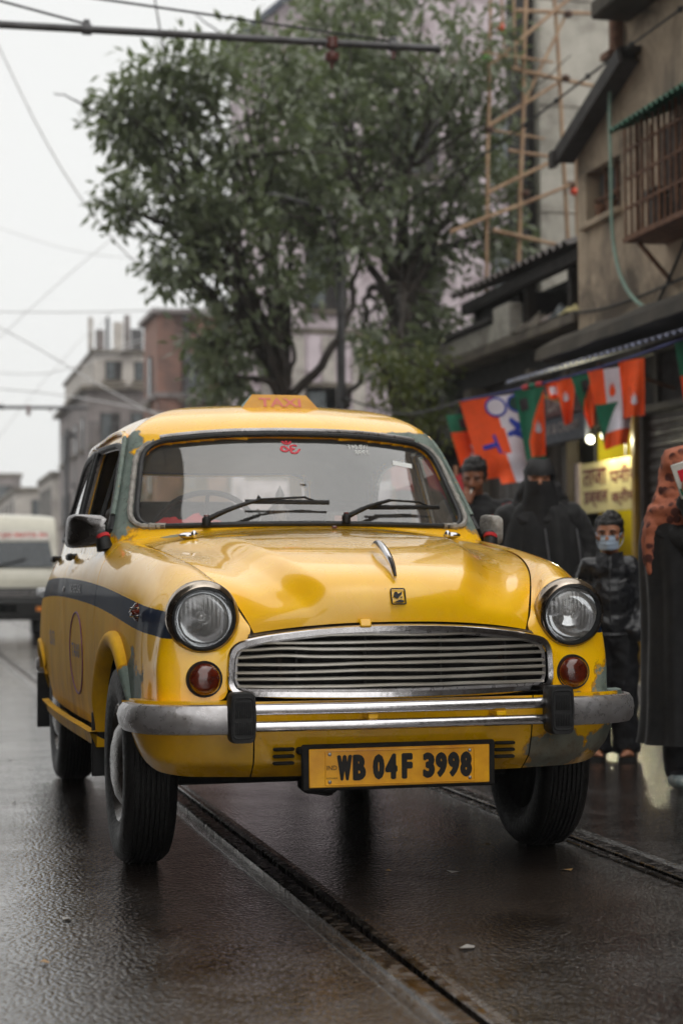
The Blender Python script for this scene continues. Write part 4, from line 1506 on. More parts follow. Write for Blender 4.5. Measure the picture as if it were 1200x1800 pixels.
# ---- pavement on the right with kerb stones
mb = MB()
mb.grid([[(x, y, .11) for x in (3.86, 5.3, 14)] for y in (-20, 0, 10, 30, 130)], flip=True)
pv = mb.build('pavement', S['pave'], smooth=False, kind='structure')
ks = MB().box((0, 0, .05), (.16, .985, .14), r=.012).build('kerb_stone', S['kerb'], pv)
for i in range(-3, 26):
    o = ks if i == -3 else ks.copy()
    if i != -3:
        COL.objects.link(o)
        o.parent = pv
    o.location = (3.78 + .006 * math.sin(i * 2.3), i * 1.0, .004 * math.sin(i * 1.7))

# ---------------------------------------------------------------- helpers for buildings
def part(name, mat, parent, *boxes, r=.0, **kw):
    mb = MB()
    for c, d in boxes:
        mb.box(c, d, r=r)
    return mb.build(name, mat, parent, smooth=False, **kw)

def span(x0, x1, y0, y1, z0, z1):
    return (((x0 + x1) / 2, (y0 + y1) / 2, (z0 + z1) / 2), (abs(x1 - x0), abs(y1 - y0), abs(z1 - z0)))

def corrugated(name, mat, parent, o, u, v, nu, amp=.018, pitch=.11, thick=.004, nv=4, **kw):
    """sheet from corner o spanned by vectors u (across the waves) and v"""
    o, u, v = np.array(o, float), np.array(u, float), np.array(v, float)
    L = np.linalg.norm(u)
    nrm = np.cross(u, v)
    nrm /= np.linalg.norm(nrm)
    k = max(8, int(L / pitch * 8))
    G = []
    for j in range(nv):
        G.append([o + u * (i / k) + v * (j / (nv - 1)) + nrm * amp * math.cos(i / 8 * 2 * PI) for i in range(k + 1)])
    mb = MB().grid(G)
    mb.grid([[p - nrm * thick for p in r] for r in G], flip=True)
    return mb.build(name, mat, parent, angle=0, **kw)

def shutter(parent, x, y0, y1, z0, z1, pitch=.075, mat=None):
    G = []
    z = z0
    while z < z1:
        for dz, dx in ((0, .0), (.25, -.016), (.6, -.016), (.8, 0)):
            zz = min(z1, z + dz * pitch)
            G.append([(x + dx, y0, zz), (x + dx, y1, zz)])
        z += pitch
    return MB().grid(G).build('shutter', mat or S['shutter'], parent, smooth=False)

def wtext(name, body, x, yc, zc, w, h, mat, parent, bold=.0, tilt=0.0):
    """lettering on a wall that faces the street (-x), read from the road"""
    V, F = fit_text(body, w, h, bold)
    return MB().add([(x, yc - a, zc + b + a * tilt) for a, b in V], F).build(name, mat, parent, smooth=False)

# ---------------------------------------------------------------- beige shop building on the right
A = empty('shop_building', (5, 8, 0), label='stained beige two-storey shop building with barred window cage and shuttered shops', cat='building')
A.location = (0, 0, 0)
# upper wall: tall part (y < 9.5) and lower lean-to part with a window opening
part('upper_wall', S['beige_up'], A, span(5.0, 9, -3, 9.52, 3.22, 7.6))
W0, W1, Z0, Z1 = 9.535, 10.385, 4.29, 4.79
part('wall', S['beige'], A, span(5.0, 5.25, 9.525, W0, 3.22, 5.66), span(5.0, 5.25, W1, 10.62, 3.22, 5.30), span(5.0, 5.25, W0, W1, 3.22, Z0), span(5.0, 5.25, W0, W1, Z1, 5.32), span(5.3, 9, 9.525, 10.62, 3.22, 5.3),
     span(5.0, 5.25, 9.525, 10.1, 5.32, 5.5))
win = part('window', S['dark'], A, span(5.16, 5.18, W0, W1, Z0, Z1))
for i in range(3):
    y0 = W0 + (W1 - W0) * i / 3
    y1 = W0 + (W1 - W0) * (i + 1) / 3
    part('pane', S['pane'], win, span(5.135, 5.15, y0 + .03, y1 - .03, Z0 + (.02 if i != 1 else .25), Z1 - .02))
    part('frame', S['rust'], win, span(5.08, 5.13, y0 - .015, y0 + .02, Z0, Z1), span(5.085, 5.125, y0, y1, Z0 + .22, Z0 + .245))
part('sill', S['beige'], win, span(4.93, 5.1, W0 - .05, W1 + .05, Z0 - .06, Z0), r=.01)
# pots on the sill
for i, (y, r) in enumerate(((9.72, .06), (9.98, .07))):
    MB().lathe([(r * .7, 0), (r, r * 1.6), (r * .9, r * 1.6), (r * .6, .02)], (4.99, y, Z0 + .002), seg=14).build('flower_pot', S['rust'], None, label=('small clay pot on the sill beside the bar cage' if i == 0 else 'clay pot in the middle of the barred window sill'), cat='pot', group='pots on the window sill')
# mono-pitch roof over the lean-to
corrugated('roof_sheet', S['darksheet'], A, (4.78, 10.72, 5.03), (0, -1.72, .58), (4.5, 0, .4), 0, amp=.02, pitch=.14)
part('barge_board', S['darksheet'], A, span(4.74, 4.79, 10.6, 10.72, 4.90, 5.06))
mb = MB().sweep([(4.79, 10.70, 5.00), (4.79, 9.02, 5.565)], [(-.02, -.10), (.02, -.10), (.02, .05), (-.02, .05)])
mb.build('barge_board', S['darksheet'], A, smooth=False)
# overhang soffit
mb = MB().add([(4.80, 10.70, 4.96), (4.80, 9.04, 5.52), (5.0, 9.04, 5.52), (5.0, 10.70, 4.96)], [(0, 1, 2, 3)])
mb.build('soffit', S['darksheet'], A, smooth=False)
# projecting eave band high on the tall part
part('eave', S['moss'], A, span(4.62, 5.0, 5.5, 9.28, 5.93, 6.1), r=.02)
part('downpipe', S['rust'], A, span(4.86, 4.98, 9.34, 9.46, 5.60, 7.6), r=.03)
part('pipe_bracket', S['rust'], A, span(4.80, 5.0, 9.30, 9.50, 5.62, 5.68))
part('pipe_bracket', S['rust'], A, span(4.80, 5.0, 9.30, 9.5, 6.3, 6.36))
# barred balcony cage with green awning
cage = part('bar_cage', S['darkwood'], A, span(4.99, 5.0, 5.4, 8.6, 3.86, 4.8))
cx0 = 4.62
y = 5.4
k = 0
while y < 8.50:
    mb = MB().tube([(cx0, y, 3.80), (cx0, y, 4.80)], .013 + .004 * (k % 3 == 0), 6)
    mb.build('bar', S['rust'], cage)
    y += .115
    k += 1
for z in (3.80, 4.05, 4.3, 4.55, 4.78):
    MB().box((cx0, 6.95, z), (.022, 3.14, .022)).build('cross_bar', S['rust'], cage, smooth=False)
for x in np.linspace(4.62, 4.98, 4):
    MB().tube([(x, 8.52, 3.80), (x, 8.52, 4.80)], .012, 6).build('bar', S['rust'], cage)
part('cage_floor', S['rust'], cage, span(4.60, 5.0, 5.3, 8.54, 3.76, 3.80))
for y in (8.4, 7.3, 6.1):
    MB().tube([(4.66, y, 3.77), (4.98, y, 3.42)], .022, 6).build('bracket', S['rust'], cage)
corrugated('awning_sheet', S['greensheet'], cage, (4.42, 5.2, 4.68), (0, 3.2, 0), (.58, 0, .24), 0, amp=.02, pitch=.10)
rr_ = random.Random(5)
for i in range(14):                                        # clutter behind the bars
    y = rr_.uniform(6.4, 8.3)
    z = rr_.choice((3.82, 3.82, 4.10, 4.34))
    w_, h_ = rr_.uniform(.12, .3), rr_.uniform(.10, .3)
    part('stored_bundle', rr_.choice((S['rust'], S['cream'], S['sheet'], S['pane'], S['darkwood'])), cage, span(4.72, 4.9, y, y + w_, z, z + h_), r=.04)
# mossy ledge and tin awning over the shops
mb = MB()
rows = []
for y in np.linspace(4.5, 10.75, 60):
    n1 = mnoise.noise((y * 1.7, 0, 0)) * .05
    rows.append([(5.02, y, 3.26), (4.78 + n1, y, 3.22 + n1), (4.62 + n1, y, 3.12 + n1 * .6), (4.60 + n1, y, 3.0), (5.02, y, 2.98)])
mb.grid(rows, flip=True)
mb.build('ledge', S['moss'], A, angle=30)
corrugated('tin_awning', S['bluesheet'], A, (4.22, 4.6, 2.70), (0, 6.0, .06), (.78, 0, .22), 0, amp=.016, pitch=.13)
for y in (6.0, 8.4, 10.4):
    MB().tube([(4.3, y, 2.69), (5.0, y, 2.50)], .018, 6).build('awning_strut', S['rust'], A)
# ground floor
part('pier', S['darkwood'], A, span(4.98, 5.35, 9.06, 9.14, .11, 2.98))
part('pier', S['darkwood'], A, span(4.97, 5.3, 10.9, 11.02, .11, 2.98))
part('lintel', S['dark'], A, span(5.0, 5.5, 4, 11.0, 2.32, 3.0))
part('transom_frame', S['darkwood'], A, span(4.955, 5.0, 6, 9.05, 2.34, 2.40), span(4.955, 5.0, 8.68, 8.74, 2.40, 2.86), span(4.955, 5.0, 7.5, 7.56, 2.40, 2.86), span(4.955, 5, 6, 9.05, 2.84, 2.9))
shutter(A, 5.05, 5.6, 9.06, .11, 2.34, .10)
part('plinth', S['slab'], A, span(4.93, 5.2, 4, 9.06, .1, .24), r=.02)
part('ground_wall', S['dark'], A, span(5.12, 9, -3, 9.06, .1, 3.2), span(5.12, 9, 10.93, 11.0, .1, 3.2))
# lit yellow shop
shop = MB()
shop.add([(6.6, 9.14, .11), (6.6, 10.9, .11), (6.6, 10.9, 2.32), (6.6, 9.14, 2.32), (5.1, 9.14, .11), (5.1, 10.9, .11), (5.1, 10.9, 2.32), (5.1, 9.14, 2.32)],
         [(0, 1, 2, 3), (1, 5, 6, 2), (4, 0, 3, 7), (3, 2, 6, 7), (0, 4, 5, 1)])
shp = shop.build('shop_room', S['yellowwall'], A, smooth=False)
part('door_post', S['yellowpost'], A, span(4.94, 5.06, 9.16, 9.235, .11, 2.33), r=.008)
part('door_post', S['darkwood'], A, span(4.94, 5.06, 10.84, 10.92, .11, 2.33), r=.008)
part('counter', S['darkwood'], A, span(5.15, 5.5, 9.3, 10.8, .11, .92), r=.01)
part('wall_shelf', S['darkwood'], A, span(6.3, 6.58, 9.5, 10.8, 1.45, 1.48), span(6.3, 6.58, 9.5, 10.8, 1.85, 1.88))
bm_ = pmat('lit_bulb', (1, 1, .9), .4, emit=(1.0, .98, .72), estr=2.6)
for i, (y, z) in enumerate(((9.86, 2.17), (9.50, 2.18))):
    bl = empty('light_bulb', (4.80, y, z), label=('lit bulb in the yellow shop, the one farther from the yellow post' if i == 0 else 'lit bulb in the yellow shop next to the yellow post'), cat='bulb', group='lit bulbs in the shop')
    MB().ball((0, 0, 0), (.038, .038, .042), 16).build('glass_globe', bm_, bl)
    MB().tube([(0, 0, .036), (0, 0, .085)], .015, 8).build('socket', S['wire'], bl)
    MB().tube([(0, 0, .08), (.02, -.1 if i else .02, .22)], .004, 5).build('flex', S['wire'], bl)
    ld = bpy.data.lights.new('bulb_light', 'POINT')
    ld.energy = 13
    ld.color = (1, .93, .62)
    ld.shadow_soft_size = .04
    lo = bpy.data.objects.new('bulb_light', ld)
    COL.objects.link(lo)
    lo.parent = bl
    lo.location = (.12, 0, -.05)
# hand-lettered board hung in the doorway
hb = part('hindi_signboard', S['cream'], None, span(5.02, 5.045, 9.27, 10.74, 1.50, 1.985), r=.004, label='cream board with maroon Hindi lettering hung in the yellow shop doorway', cat='sign')
part('board_edge', S['faint'], hb, span(5.008, 5.05, 10.68, 10.80, 1.47, 2.0), r=.004)
part('hanger', S['wire'], hb, span(5.025, 5.035, 10.30, 10.32, 1.985, 2.32), span(5.025, 5.035, 9.55, 9.57, 1.985, 2.32))
for body, yc, w, zc in (('\u0924\u093e\u091c\u093e', 10.30, .60, 1.84), ('\u092a\u0928\u0940\u0930', 9.62, .60, 1.84), ('\u0921\u092c\u094d\u092c\u0932', 10.28, .62, 1.625), ('\u0915\u094d\u0930\u0940\u092e', 9.60, .58, 1.625)):
    wtext('lettering', body, 5.016, yc, zc, w, .165, S['maroon'], hb, .022)
# shop name board above
sb = part('shop_name_board', S['signblue'], None, span(4.82, 4.88, 10.05, 11.85, 2.20, 2.46), r=.01, label='dark blue and red shop name board above the doorway, behind the flags', cat='sign')
part('upper_panel', S['signred'], sb, span(4.815, 4.88, 10.05, 11.85, 2.465, 2.80), r=.01)
wtext('lettering', 'MILK DAIRY', 4.812, 10.95, 2.62, 1.5, .20, S['faint'], sb, .01)
wtext('lettering', 'MILK & CREAM', 4.817, 10.75, 2.35, 1.1, .10, S['faint'], sb, .01)
# things on the wall
hz = curve([(4.93, 9.56, 5.67), (4.90, 9.53, 5.3), (4.90, 9.52, 4.6), (4.9, 9.49, 4.0), (4.9, 9.35, 3.66), (4.9, 9.05, 3.38), (4.88, 8.72, 3.235)], 40)
MB().tube(hz, .017, 8).build('hose', S['hose'], None, label='pale green hose hanging down the beige wall', cat='hose')
MB().tube(curve([(4.96, 10.64, 3.47), (4.95, 9.9, 3.40), (4.95, 9.0, 3.38), (4.95, 8.0, 3.40), (4.95, 6.5, 3.44)], 30), .014, 6).build('wall_cable', S['wire'], None, label='thin black cable strung along the beige wall above the ledge', cat='cable')
MB().tube(curve([(4.95, 8.72, 3.22), (4.95, 8.4, 3.42), (4.95, 8.0, 3.75)], 12), .014, 6).build('wall_cable', S['wire'], None, label='short black cable rising from the hose end to the bar cage', cat='cable')
bc = curve([(4.95, 6.5, 5.70), (4.9, 7.915, 5.638), (4.8, 9.77, 5.57), (4.5, 12.58, 5.345), (4.2, 14.26, 5.16), (4.4, 15.4, 5.05)], 50)
mb = MB().tube(bc, .012, 6)
for q in (8, 13, 18, 22, 26):
    mb.ball(bc[q], (.03, .035, .03), 8)
mb.build('overhead_cable', S['wire'], None, label='black beaded cable running diagonally across the upper beige wall into the tree', cat='cable')

# ---------------------------------------------------------------- dark market building with slab awning
B = empty('market_building', label='dark open-fronted building with long concrete awning slab and tin roof', cat='building')
part('back_wall', S['dark'], B, span(6.0, 6.3, 10.95, 16.6, .1, 4.3), span(5.15, 6.2, 16.4, 16.6, .1, 3.4), span(5.3, 6.1, 11.0, 16.5, 2.6, 3.3))
part('awning_slab', S['slab'], B, span(4.95, 6.4, 10.66, 16.15, 3.385, 3.50), r=.012)
part('slab_beam', S['dark'], B, span(5.25, 6.4, 11.0, 16.1, 3.12, 3.384))
part('parapet', S['concrete'], B, span(4.97, 5.10, 13.15, 15.3, 3.502, 3.72), r=.015)
part('parapet_pier', S['concrete'], B, span(4.965, 5.14, 12.62, 13.14, 3.502, 3.88), r=.015)
part('parapet_cap', S['darksheet'], B, span(4.93, 5.2, 13.16, 15.2, 3.74, 3.80), r=.01)
corrugated('tin_roof', S['sheet'], B, (4.90, 10.64, 4.17), (0, 3.9, .05), (1.7, 0, .55), 0, amp=.03, pitch=.20)
part('roof_beam', S['dark'], B, span(5.0, 5.12, 10.66, 14.4, 4.0, 4.12), span(5.2, 6.2, 12.9, 14.4, 3.78, 4.05))
for y in (11.2, 12.5, 14.3):
    part('roof_post', S['darkwood'], B, span(5.15, 5.25, y, y + .1, 3.5, 4.1))
# rubbish along the slab edge
for i, (y, m_, s_) in enumerate(((10.9, 'cream', .10), (11.25, 'pane', .13), (11.5, 'faint', .09), (11.9, 'slab', .16), (12.3, 'slab', .12))):
    crumple(5.05, y, 3.50, .22, .34, s_, i * 2.3).build('rubbish_heap', S[m_], None, label='%s rubbish lying on the concrete awning slab, %s from the beige wall' % (('cream', 'grey', 'whitish', 'dusty brown', 'dusty grey')[i], ('first', 'second', 'third', 'fourth', 'fifth')[i]), cat='rubbish', group='rubbish on the awning slab')
for y0, y1, mt in ((11.05, 12.2, 'darkwood'), (12.35, 14.2, 'shutter')):
    sh_ = part('shop_front', S['dark'], B, span(5.30, 5.36, y0, y1, .11, 2.6))
    n_ = int((y1 - y0) / .12)
    for i in range(n_):
        part('board', S[mt], sh_, span(5.262 - .006 * (i % 2), 5.298, y0 + i * .12 + .006, y0 + i * .12 + .114, .12, 2.5))
part('pier', S['slab'], B, span(5.05, 5.4, 12.2, 12.35, .1, 3.1))
part('pier', S['slab'], B, span(5.05, 5.4, 14.25, 14.5, .1, 3.1))

# red tarpaulin of a stall beside the smoking man
st = empty('stall_canopy', (0, 0, 0), label='faded red tarpaulin canopy of a stall behind the smoking man', cat='canopy')
G = []
for i in range(14):
    u = i / 13
    G.append([(2.42 + .55 * u, 8.2 + 1.4 * v - .2 * u, 1.86 - .10 * math.sin(v * PI) - .05 * math.sin(u * PI * 3) * (1 - v) - .12 * u) for v in np.linspace(0, 1, 10)])
cm = MB().grid(G)
cm.grid([[G[i][0], (G[i][0][0], G[i][0][1] - .01, G[i][0][2] - .20 - .02 * math.sin(i * 1.9))] for i in range(14)])
redm = pmat('red_tarpaulin', lin((186, 52, 58)), .6, 0, .15, 5, bump=.3, bscale=12)
cm.build('tarpaulin', redm, st)
for x, y in ((2.46, 8.25), (2.94, 8.1), (2.46, 9.5), (2.94, 9.35)):
    MB().tube([(x, y, 0.0), (x, y, 1.8)], .018, 6).build('pole', S['bamboo'], st)

# ---------------------------------------------------------------- grey concrete block, scaffold, mauve building
Cb = empty('concrete_block', label='tall plain grey concrete wall block behind the bamboo scaffold', cat='building')
part('wall', S['concrete'], Cb, span(6.60, 11, 16.0, 17.2, 0, 12.5))
part('shade_strip', S['dark'], Cb, span(6.50, 6.6, 16.2, 17.0, 0, 12.5))  # dark colour put in for the shade on the gap side
part('formwork_line', S['slab'], Cb, *[span(6.595, 11, 15.994, 16.0, z, z + .02) for z in (4.2, 5.6, 7.0, 8.4)])

sc_f = empty('bamboo_scaffold', label='lashed bamboo pole scaffold standing before the grey concrete block', cat='scaffold')
def bam(a, b, r=.04):
    a, b = np.array(a, float), np.array(b, float)
    n_ = max(6, int(np.linalg.norm(b - a) / .12))
    P = a + (b - a) * np.linspace(0, 1, n_)[:, None]
    bend = np.array([mnoise.noise(tuple(a * 3 + i * .08)) for i in range(n_)])[:, None] * .03
    P = P + bend
    rad = .52 * r * (1 + .10 * (np.arange(n_) % 3 == 0)) * np.linspace(1.05, .85, n_)
    MB().tube(P, rad, 7).build('bamboo_pole', S['bamboo'], sc_f)
SY = 14.5
for a, b, r in (((5.25, 0), (5.45, 8.6), .045), ((5.72, 3.6), (5.93, 8.6), .05), ((6.45, 4.2), (6.24, 8.6), .05), ((6.53, 4.0), (6.50, 6.2), .045), ((5.60, 7.2), (5.55, 8.6), .035), ((5.76, 7.0), (5.74, 8.6), .03),
                ((5.36, 6.98), (6.60, 8.05), .045), ((5.77, 7.73), (7.1, 7.77), .045), ((5.70, 7.02), (6.85, 6.87), .05), ((5.66, 6.03), (6.35, 5.96), .04), ((5.41, 5.02), (6.26, 4.87), .05),
                ((5.34, 5.46), (6.36, 6.0), .045), ((4.9, 5.0), (6.45, 5.64), .045), ((5.86, 6.62), (6.40, 7.7), .04), ((5.4, 6.3), (6.40, 6.95), .045), ((5.30, 7.16), (6.20, 7.10), .035), ((5.37, 6.27), (6.13, 6.20), .03)):
    dy = random.uniform(-.06, .06)
    bam((a[0], SY + dy, a[1]), (b[0], SY + dy, b[1]), r)
tie_g = pmat('green_tie', lin((96, 190, 60)), .6)
tie_o = pmat('orange_tie', lin((214, 84, 58)), .6)
for x, z, m_ in ((6.42, 7.72, 'rope'), (6.38, 6.93, 'rope'), (6.43, 5.63, 'rope'), (5.40, 6.25, 'rope'), (5.38, 7.12, None), (5.55, 7.5, 0), (5.85, 5.5, 'rope'), (6.47, 5.55, 0), (5.9, 8.1, None)):
    MB().ball((x, SY - .02, z), (.06, .06, .05), 8).build('lashing', S['rope'] if m_ == 'rope' else tie_g if m_ is None else tie_o, sc_f)

Dm = empty('mauve_building', label='tall pale mauve building with pitched roof behind the trees', cat='building')
part('wall', S['pink'], Dm, span(5.35, 14, 30, 31.6, 0, 12.0))
mb = MB().add([(5.35, 30, 12), (9.6, 30, 15.6), (14, 30, 12), (5.35, 31.6, 12), (9.6, 31.6, 15.6), (14, 31.6, 12)], [(0, 2, 1), (3, 4, 5), (0, 1, 4, 3), (1, 2, 5, 4)])
mb.build('gable_wall', S['pink'], Dm, smooth=False)
mb = MB().add([(4.95, 29.5, 11.75), (9.6, 29.5, 15.8), (9.6, 31.9, 15.8), (4.95, 31.9, 11.75), (4.95, 29.5, 11.60), (9.6, 29.5, 15.65), (9.6, 31.9, 15.65), (4.95, 31.9, 11.6)], [(0, 1, 2, 3), (7, 6, 5, 4), (0, 4, 5, 1), (0, 3, 7, 4)])
mb.build('roof', pmat('slate_roof', lin((70, 76, 88)), .6, 0, .15, 3), Dm, smooth=False)
for zr in (3.4, 6.4, 9.3):
    for xr in (6.6, 8.6, 10.65):
        w = part('window', S['dark'], Dm, span(xr, xr + .9, 29.96, 30.02, zr, zr + 1.4))
        part('lintel', S['slab'], w, span(xr - .06, xr + .96, 29.93, 29.97, zr + 1.4, zr + 1.5))
        part('sill', S['slab'], w, span(xr - .08, xr + .98, 29.88, 29.98, zr - .08, zr))
        part('pane', S['pane'], w, span(xr + .06, xr + .42, 29.945, 29.955, zr + .08, zr + 1.3))
part('floor_band', S['slab'], Dm, *[span(5.33, 14, 29.975, 29.999, z, z + .12) for z in (2.9, 5.9, 8.8, 11.7)])
for i in range(9):
    part('cladding_strip', S['pale_far'] if i % 2 else S['pink'], Dm, span(5.36 + i * .32, 5.36 + i * .32 + .26, 29.96, 29.998, 3.05, 5.85))

# ---------------------------------------------------------------- far end of the street
def windows(parent, x0, x1, y, z0, z1, nx, nz, w, h, axis='y', mat=None):
    """openings on a wall; each is its own part with a frame and pane"""
    for i in range(nx):
        for k in range(nz):
            c = x0 + (x1 - x0) * (i + .5) / nx
            z = z0 + (z1 - z0) * (k + .5) / nz
            if axis == 'y':
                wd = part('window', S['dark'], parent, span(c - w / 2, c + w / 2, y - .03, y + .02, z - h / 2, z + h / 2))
                part('sill', S['slab'], wd, span(c - w / 2 - .1, c + w / 2 + .1, y - .16, y - .031, z - h / 2 - .12, z - h / 2))
                part('pane', S['pane'], wd, span(c - w / 2 + .06, c + .02, y - .05, y - .035, z - h / 2 + .06, z + h / 2 - .06))
            else:
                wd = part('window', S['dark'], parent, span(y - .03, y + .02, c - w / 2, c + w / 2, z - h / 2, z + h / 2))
                part('sill', S['slab'], wd, span(y - .16, y - .031, c - w / 2 - .1, c + w / 2 + .1, z - h / 2 - .12, z - h / 2))
                part('pane', S['pane'], wd, span(y - .05, y - .035, c - w / 2 + .06, c + .02, z - h / 2 + .06, z + h / 2 - .06))
E_ = empty('red_building', label='reddish plastered flat-roofed building far down the street', cat='building')
part('wall', S['brick'], E_, span(5.2, 11, 41.9, 44.6, 0, 8.0))
part('cornice', S['grey_far'], E_, span(5.05, 11.1, 41.75, 44.7, 8.0, 8.14), span(5.12, 11, 41.82, 44.6, 5.75, 5.88))
part('drainpipe', S['iron'], E_, span(5.9, 6.02, 41.8, 41.9, 0, 8.0))
windows(E_, 5.6, 10.5, 41.9, 2.6, 7.6, 4, 2, .7, 1.2)
windows(E_, 42.2, 44.4, 5.2, 2.6, 7.6, 1, 2, .8, 1.3, 'x')
F_ = empty('grey_building', label='hazy grey building with cluttered rooftop and balconies far down the street', cat='building')
part('wall', S['grey_far'], F_, span(4.97, 11, 58, 70, 0, 7.6))
part('upper_storey', S['pale_far'], F_, span(5.2, 11, 58.4, 70, 7.6, 9.0))  # paler wall colour stands in for haze the air lacks
part('cornice', S['slab'], F_, span(4.7, 11.1, 57.7, 70.1, 7.6, 7.75))
part('cornice', S['slab'], F_, span(5.1, 11, 58.2, 70, 9.0, 9.1))
windows(F_, 5.2, 10.6, 58.0, 2.4, 7.4, 5, 2, .7, 1.3)
windows(F_, 5.4, 10.6, 58.4, 7.8, 8.9, 5, 1, .6, .7)
windows(F_, 58.5, 69.5, 4.97, 2.4, 7.4, 4, 2, .9, 1.2, 'x')
for z in (3.0, 5.5):
    part('balcony', S['slab'], F_, span(4.95, 9, 57.2, 58.0, z, z + .14))
    part('railing', S['iron'], F_, span(4.95, 9, 57.2, 57.24, z + .85, z + .9), *[span(x, x + .05, 57.2, 57.24, z + .14, z + .88) for x in np.arange(4.95, 9, .4)])
for i, (x, w, h) in enumerate(((5.05, .16, 1.2), (5.35, .3, .8), (5.75, .12, 1.3), (5.95, .34, 1.05), (6.38, .2, 1.35), (6.66, .42, .9), (7.2, .25, 1.3), (7.55, .5, .8))):
    part('roof_hoarding', S[('pale_far', 'grey_far', 'iron')[i % 3]], F_, span(x, x + w, 58.6 + .3 * (i % 3), 58.8 + .3 * (i % 3), 9.1, 9.1 + h))
def far_block(lbl, x0, x1, y0, y1, z, mt, nx=4, nz=2):
    o = empty('far_building', label=lbl, cat='building', group='far hazy buildings')
    part('wall', S[mt], o, span(x0, x1, y0, y1, 0, z))
    part('parapet', S['slab'], o, span(x0 - .1, x1 + .1, y0 - .1, y1 + .1, z, z + .25))
    windows(o, x0 + .3, x1 - .3, y0, 2.2, z - .3, nx, nz, .9, 1.2)
    windows(o, y0 + .5, y1 - .5, x0, 2.2, z - .3, 4, nz, 1.1, 1.3, 'x')
    return o
far_block('pale far block just left of the grey building with rooftop clutter', 5.0, 11, 74, 82, 5.4, 'pale_far')
far_block('low pale far block at the hazy street end', 4.0, 12, 84, 100, 5.2, 'pale_far')
far_block('boxy grey far block highest in the haze at the left frame edge', .0, 5.9, 110, 124, 7.4, 'grey_far', 4, 3)
far_block('faint wide far block closing the hazy street', -14, 3.5, 130, 146, 5.2, 'pale_far', 8, 2)
G_ = empty('transformer_pole', (0, 0, 0), label='twin-post transformer pole with platform beside the far buildings', cat='pole')
for x in (5.0, 5.55):
    MB().tube([(x - .35, 63, 0), (x - .35, 63, 6.6)], .09, 8).build('post', S['iron'], G_)
part('platform', S['iron'], G_, span(4.6, 5.9, 62.6, 63.4, 6.3, 6.45))
part('platform', S['iron'], G_, span(4.8, 5.7, 62.8, 63.2, 4.4, 4.5))
part('transformer', S['iron'], G_, span(4.95, 5.5, 62.75, 63.25, 4.5, 5.2), r=.05)

# ---------------------------------------------------------------- houses across the street and behind (they close the street and show in paint and puddles)
def row_house(lbl, x0, x1, y0, y1, z, mt, face, n):
    o = empty('street_house', label=lbl, cat='building')
    part('wall', S[mt], o, span(x0, x1, y0, y1, 0, z))
    xf = x1 if face > 0 else x0
    for i in range(n):
        yc = y0 + (y1 - y0) * (i + .5) / n
        part('shop_shutter', S['shutter'], o, span(xf, xf + face * .04, yc - 1.1, yc + 1.1, .1, 2.6))
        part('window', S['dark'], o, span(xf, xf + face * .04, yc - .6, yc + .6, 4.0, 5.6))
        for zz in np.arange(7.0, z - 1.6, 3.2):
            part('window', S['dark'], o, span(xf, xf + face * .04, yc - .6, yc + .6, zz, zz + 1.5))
    part('awning', S['sheet'], o, span(xf, xf + face * 1.0, y0 + .3, y1 - .3, 2.9, 3.0))
    return o
row_house('tall brown tenement across the street from the taxi, outside the view', -17, -5.6, -7, 6, 24, 'moss', 1, 4)
row_house('beige house across the street behind the camera', -17, -6.2, -24, -7.3, 7.2, 'beige', 1, 4)
row_house('grey house on the shop side behind the camera', 5.2, 13, -22, -3.4, 8.4, 'moss', -1, 4)

# ---------------------------------------------------------------- overhead line gear
def bracket_arm(y, z, xe, lbl, stays, dz=0.0, ins=None, r=.03):
    o = empty('tram_pole', (-5.5, y, 0), label=lbl, cat='pole', group='tram poles with bracket arms')
    MB().tube([(0, 0, 0), (0, 0, 1.2), (0, 0, 7.2)], [.12, .10, .075], 12).build('post', S['iron'], o)
    MB().tube([(0, 0, z), (xe + 5.5, 0, z + dz)], r, 12).build('arm', S['iron'], o)
    MB().tube([(xe + 5.5 - .03, 0, z + dz), (xe + 5.5 + .01, 0, z + dz)], r * 1.15, 12).build('end_cap', S['iron'], o)
    for xa, zt in stays:
        za = z + dz * (xa + 5.5) / (xe + 5.5)
        MB().tube([(xa + 5.5, 0, za + .04), (0, 0, zt)], .010, 6).build('stay_wire', S['wire'], o)
        c = MB().tube([(xa + 5.5 - .035, 0, za), (xa + 5.5 + .035, 0, za)], r * 1.5, 10)
        c.box((xa + 5.5, 0, za + .045), (.05, .04, .06), r=.008)
        c.build('clamp', S['iron'], o)
    if ins:
        zi = z + dz * (ins + 5.5) / (xe + 5.5)
        k = MB().lathe([(.02, .05), (.05, .04), (.05, -.04), (.022, -.05), (.022, -.075), (.058, -.085), (.064, -.12), (.05, -.145), (.02, -.155), (.014, -.2), (.004, -.21)], (ins + 5.5, 0, zi), seg=16)
        k.build('insulator', S['insul'], o)
        MB().box((ins + 5.5 + .5, 0, zi - .05), (.035, .03, .10), r=.005).build('hook', S['insul'], o)
    return o
bracket_arm(7.8, 5.03, 2.73, 'nearest tram pole whose bracket arm crosses the top of the view', ((-.06, 6.25), (2.36, 5.75)), .085, 1.857)
bracket_arm(36, 4.82, 2.75, 'second tram pole whose pale arm shows far down the street', ((.8, 6.2),), .05, 1.4, .04)
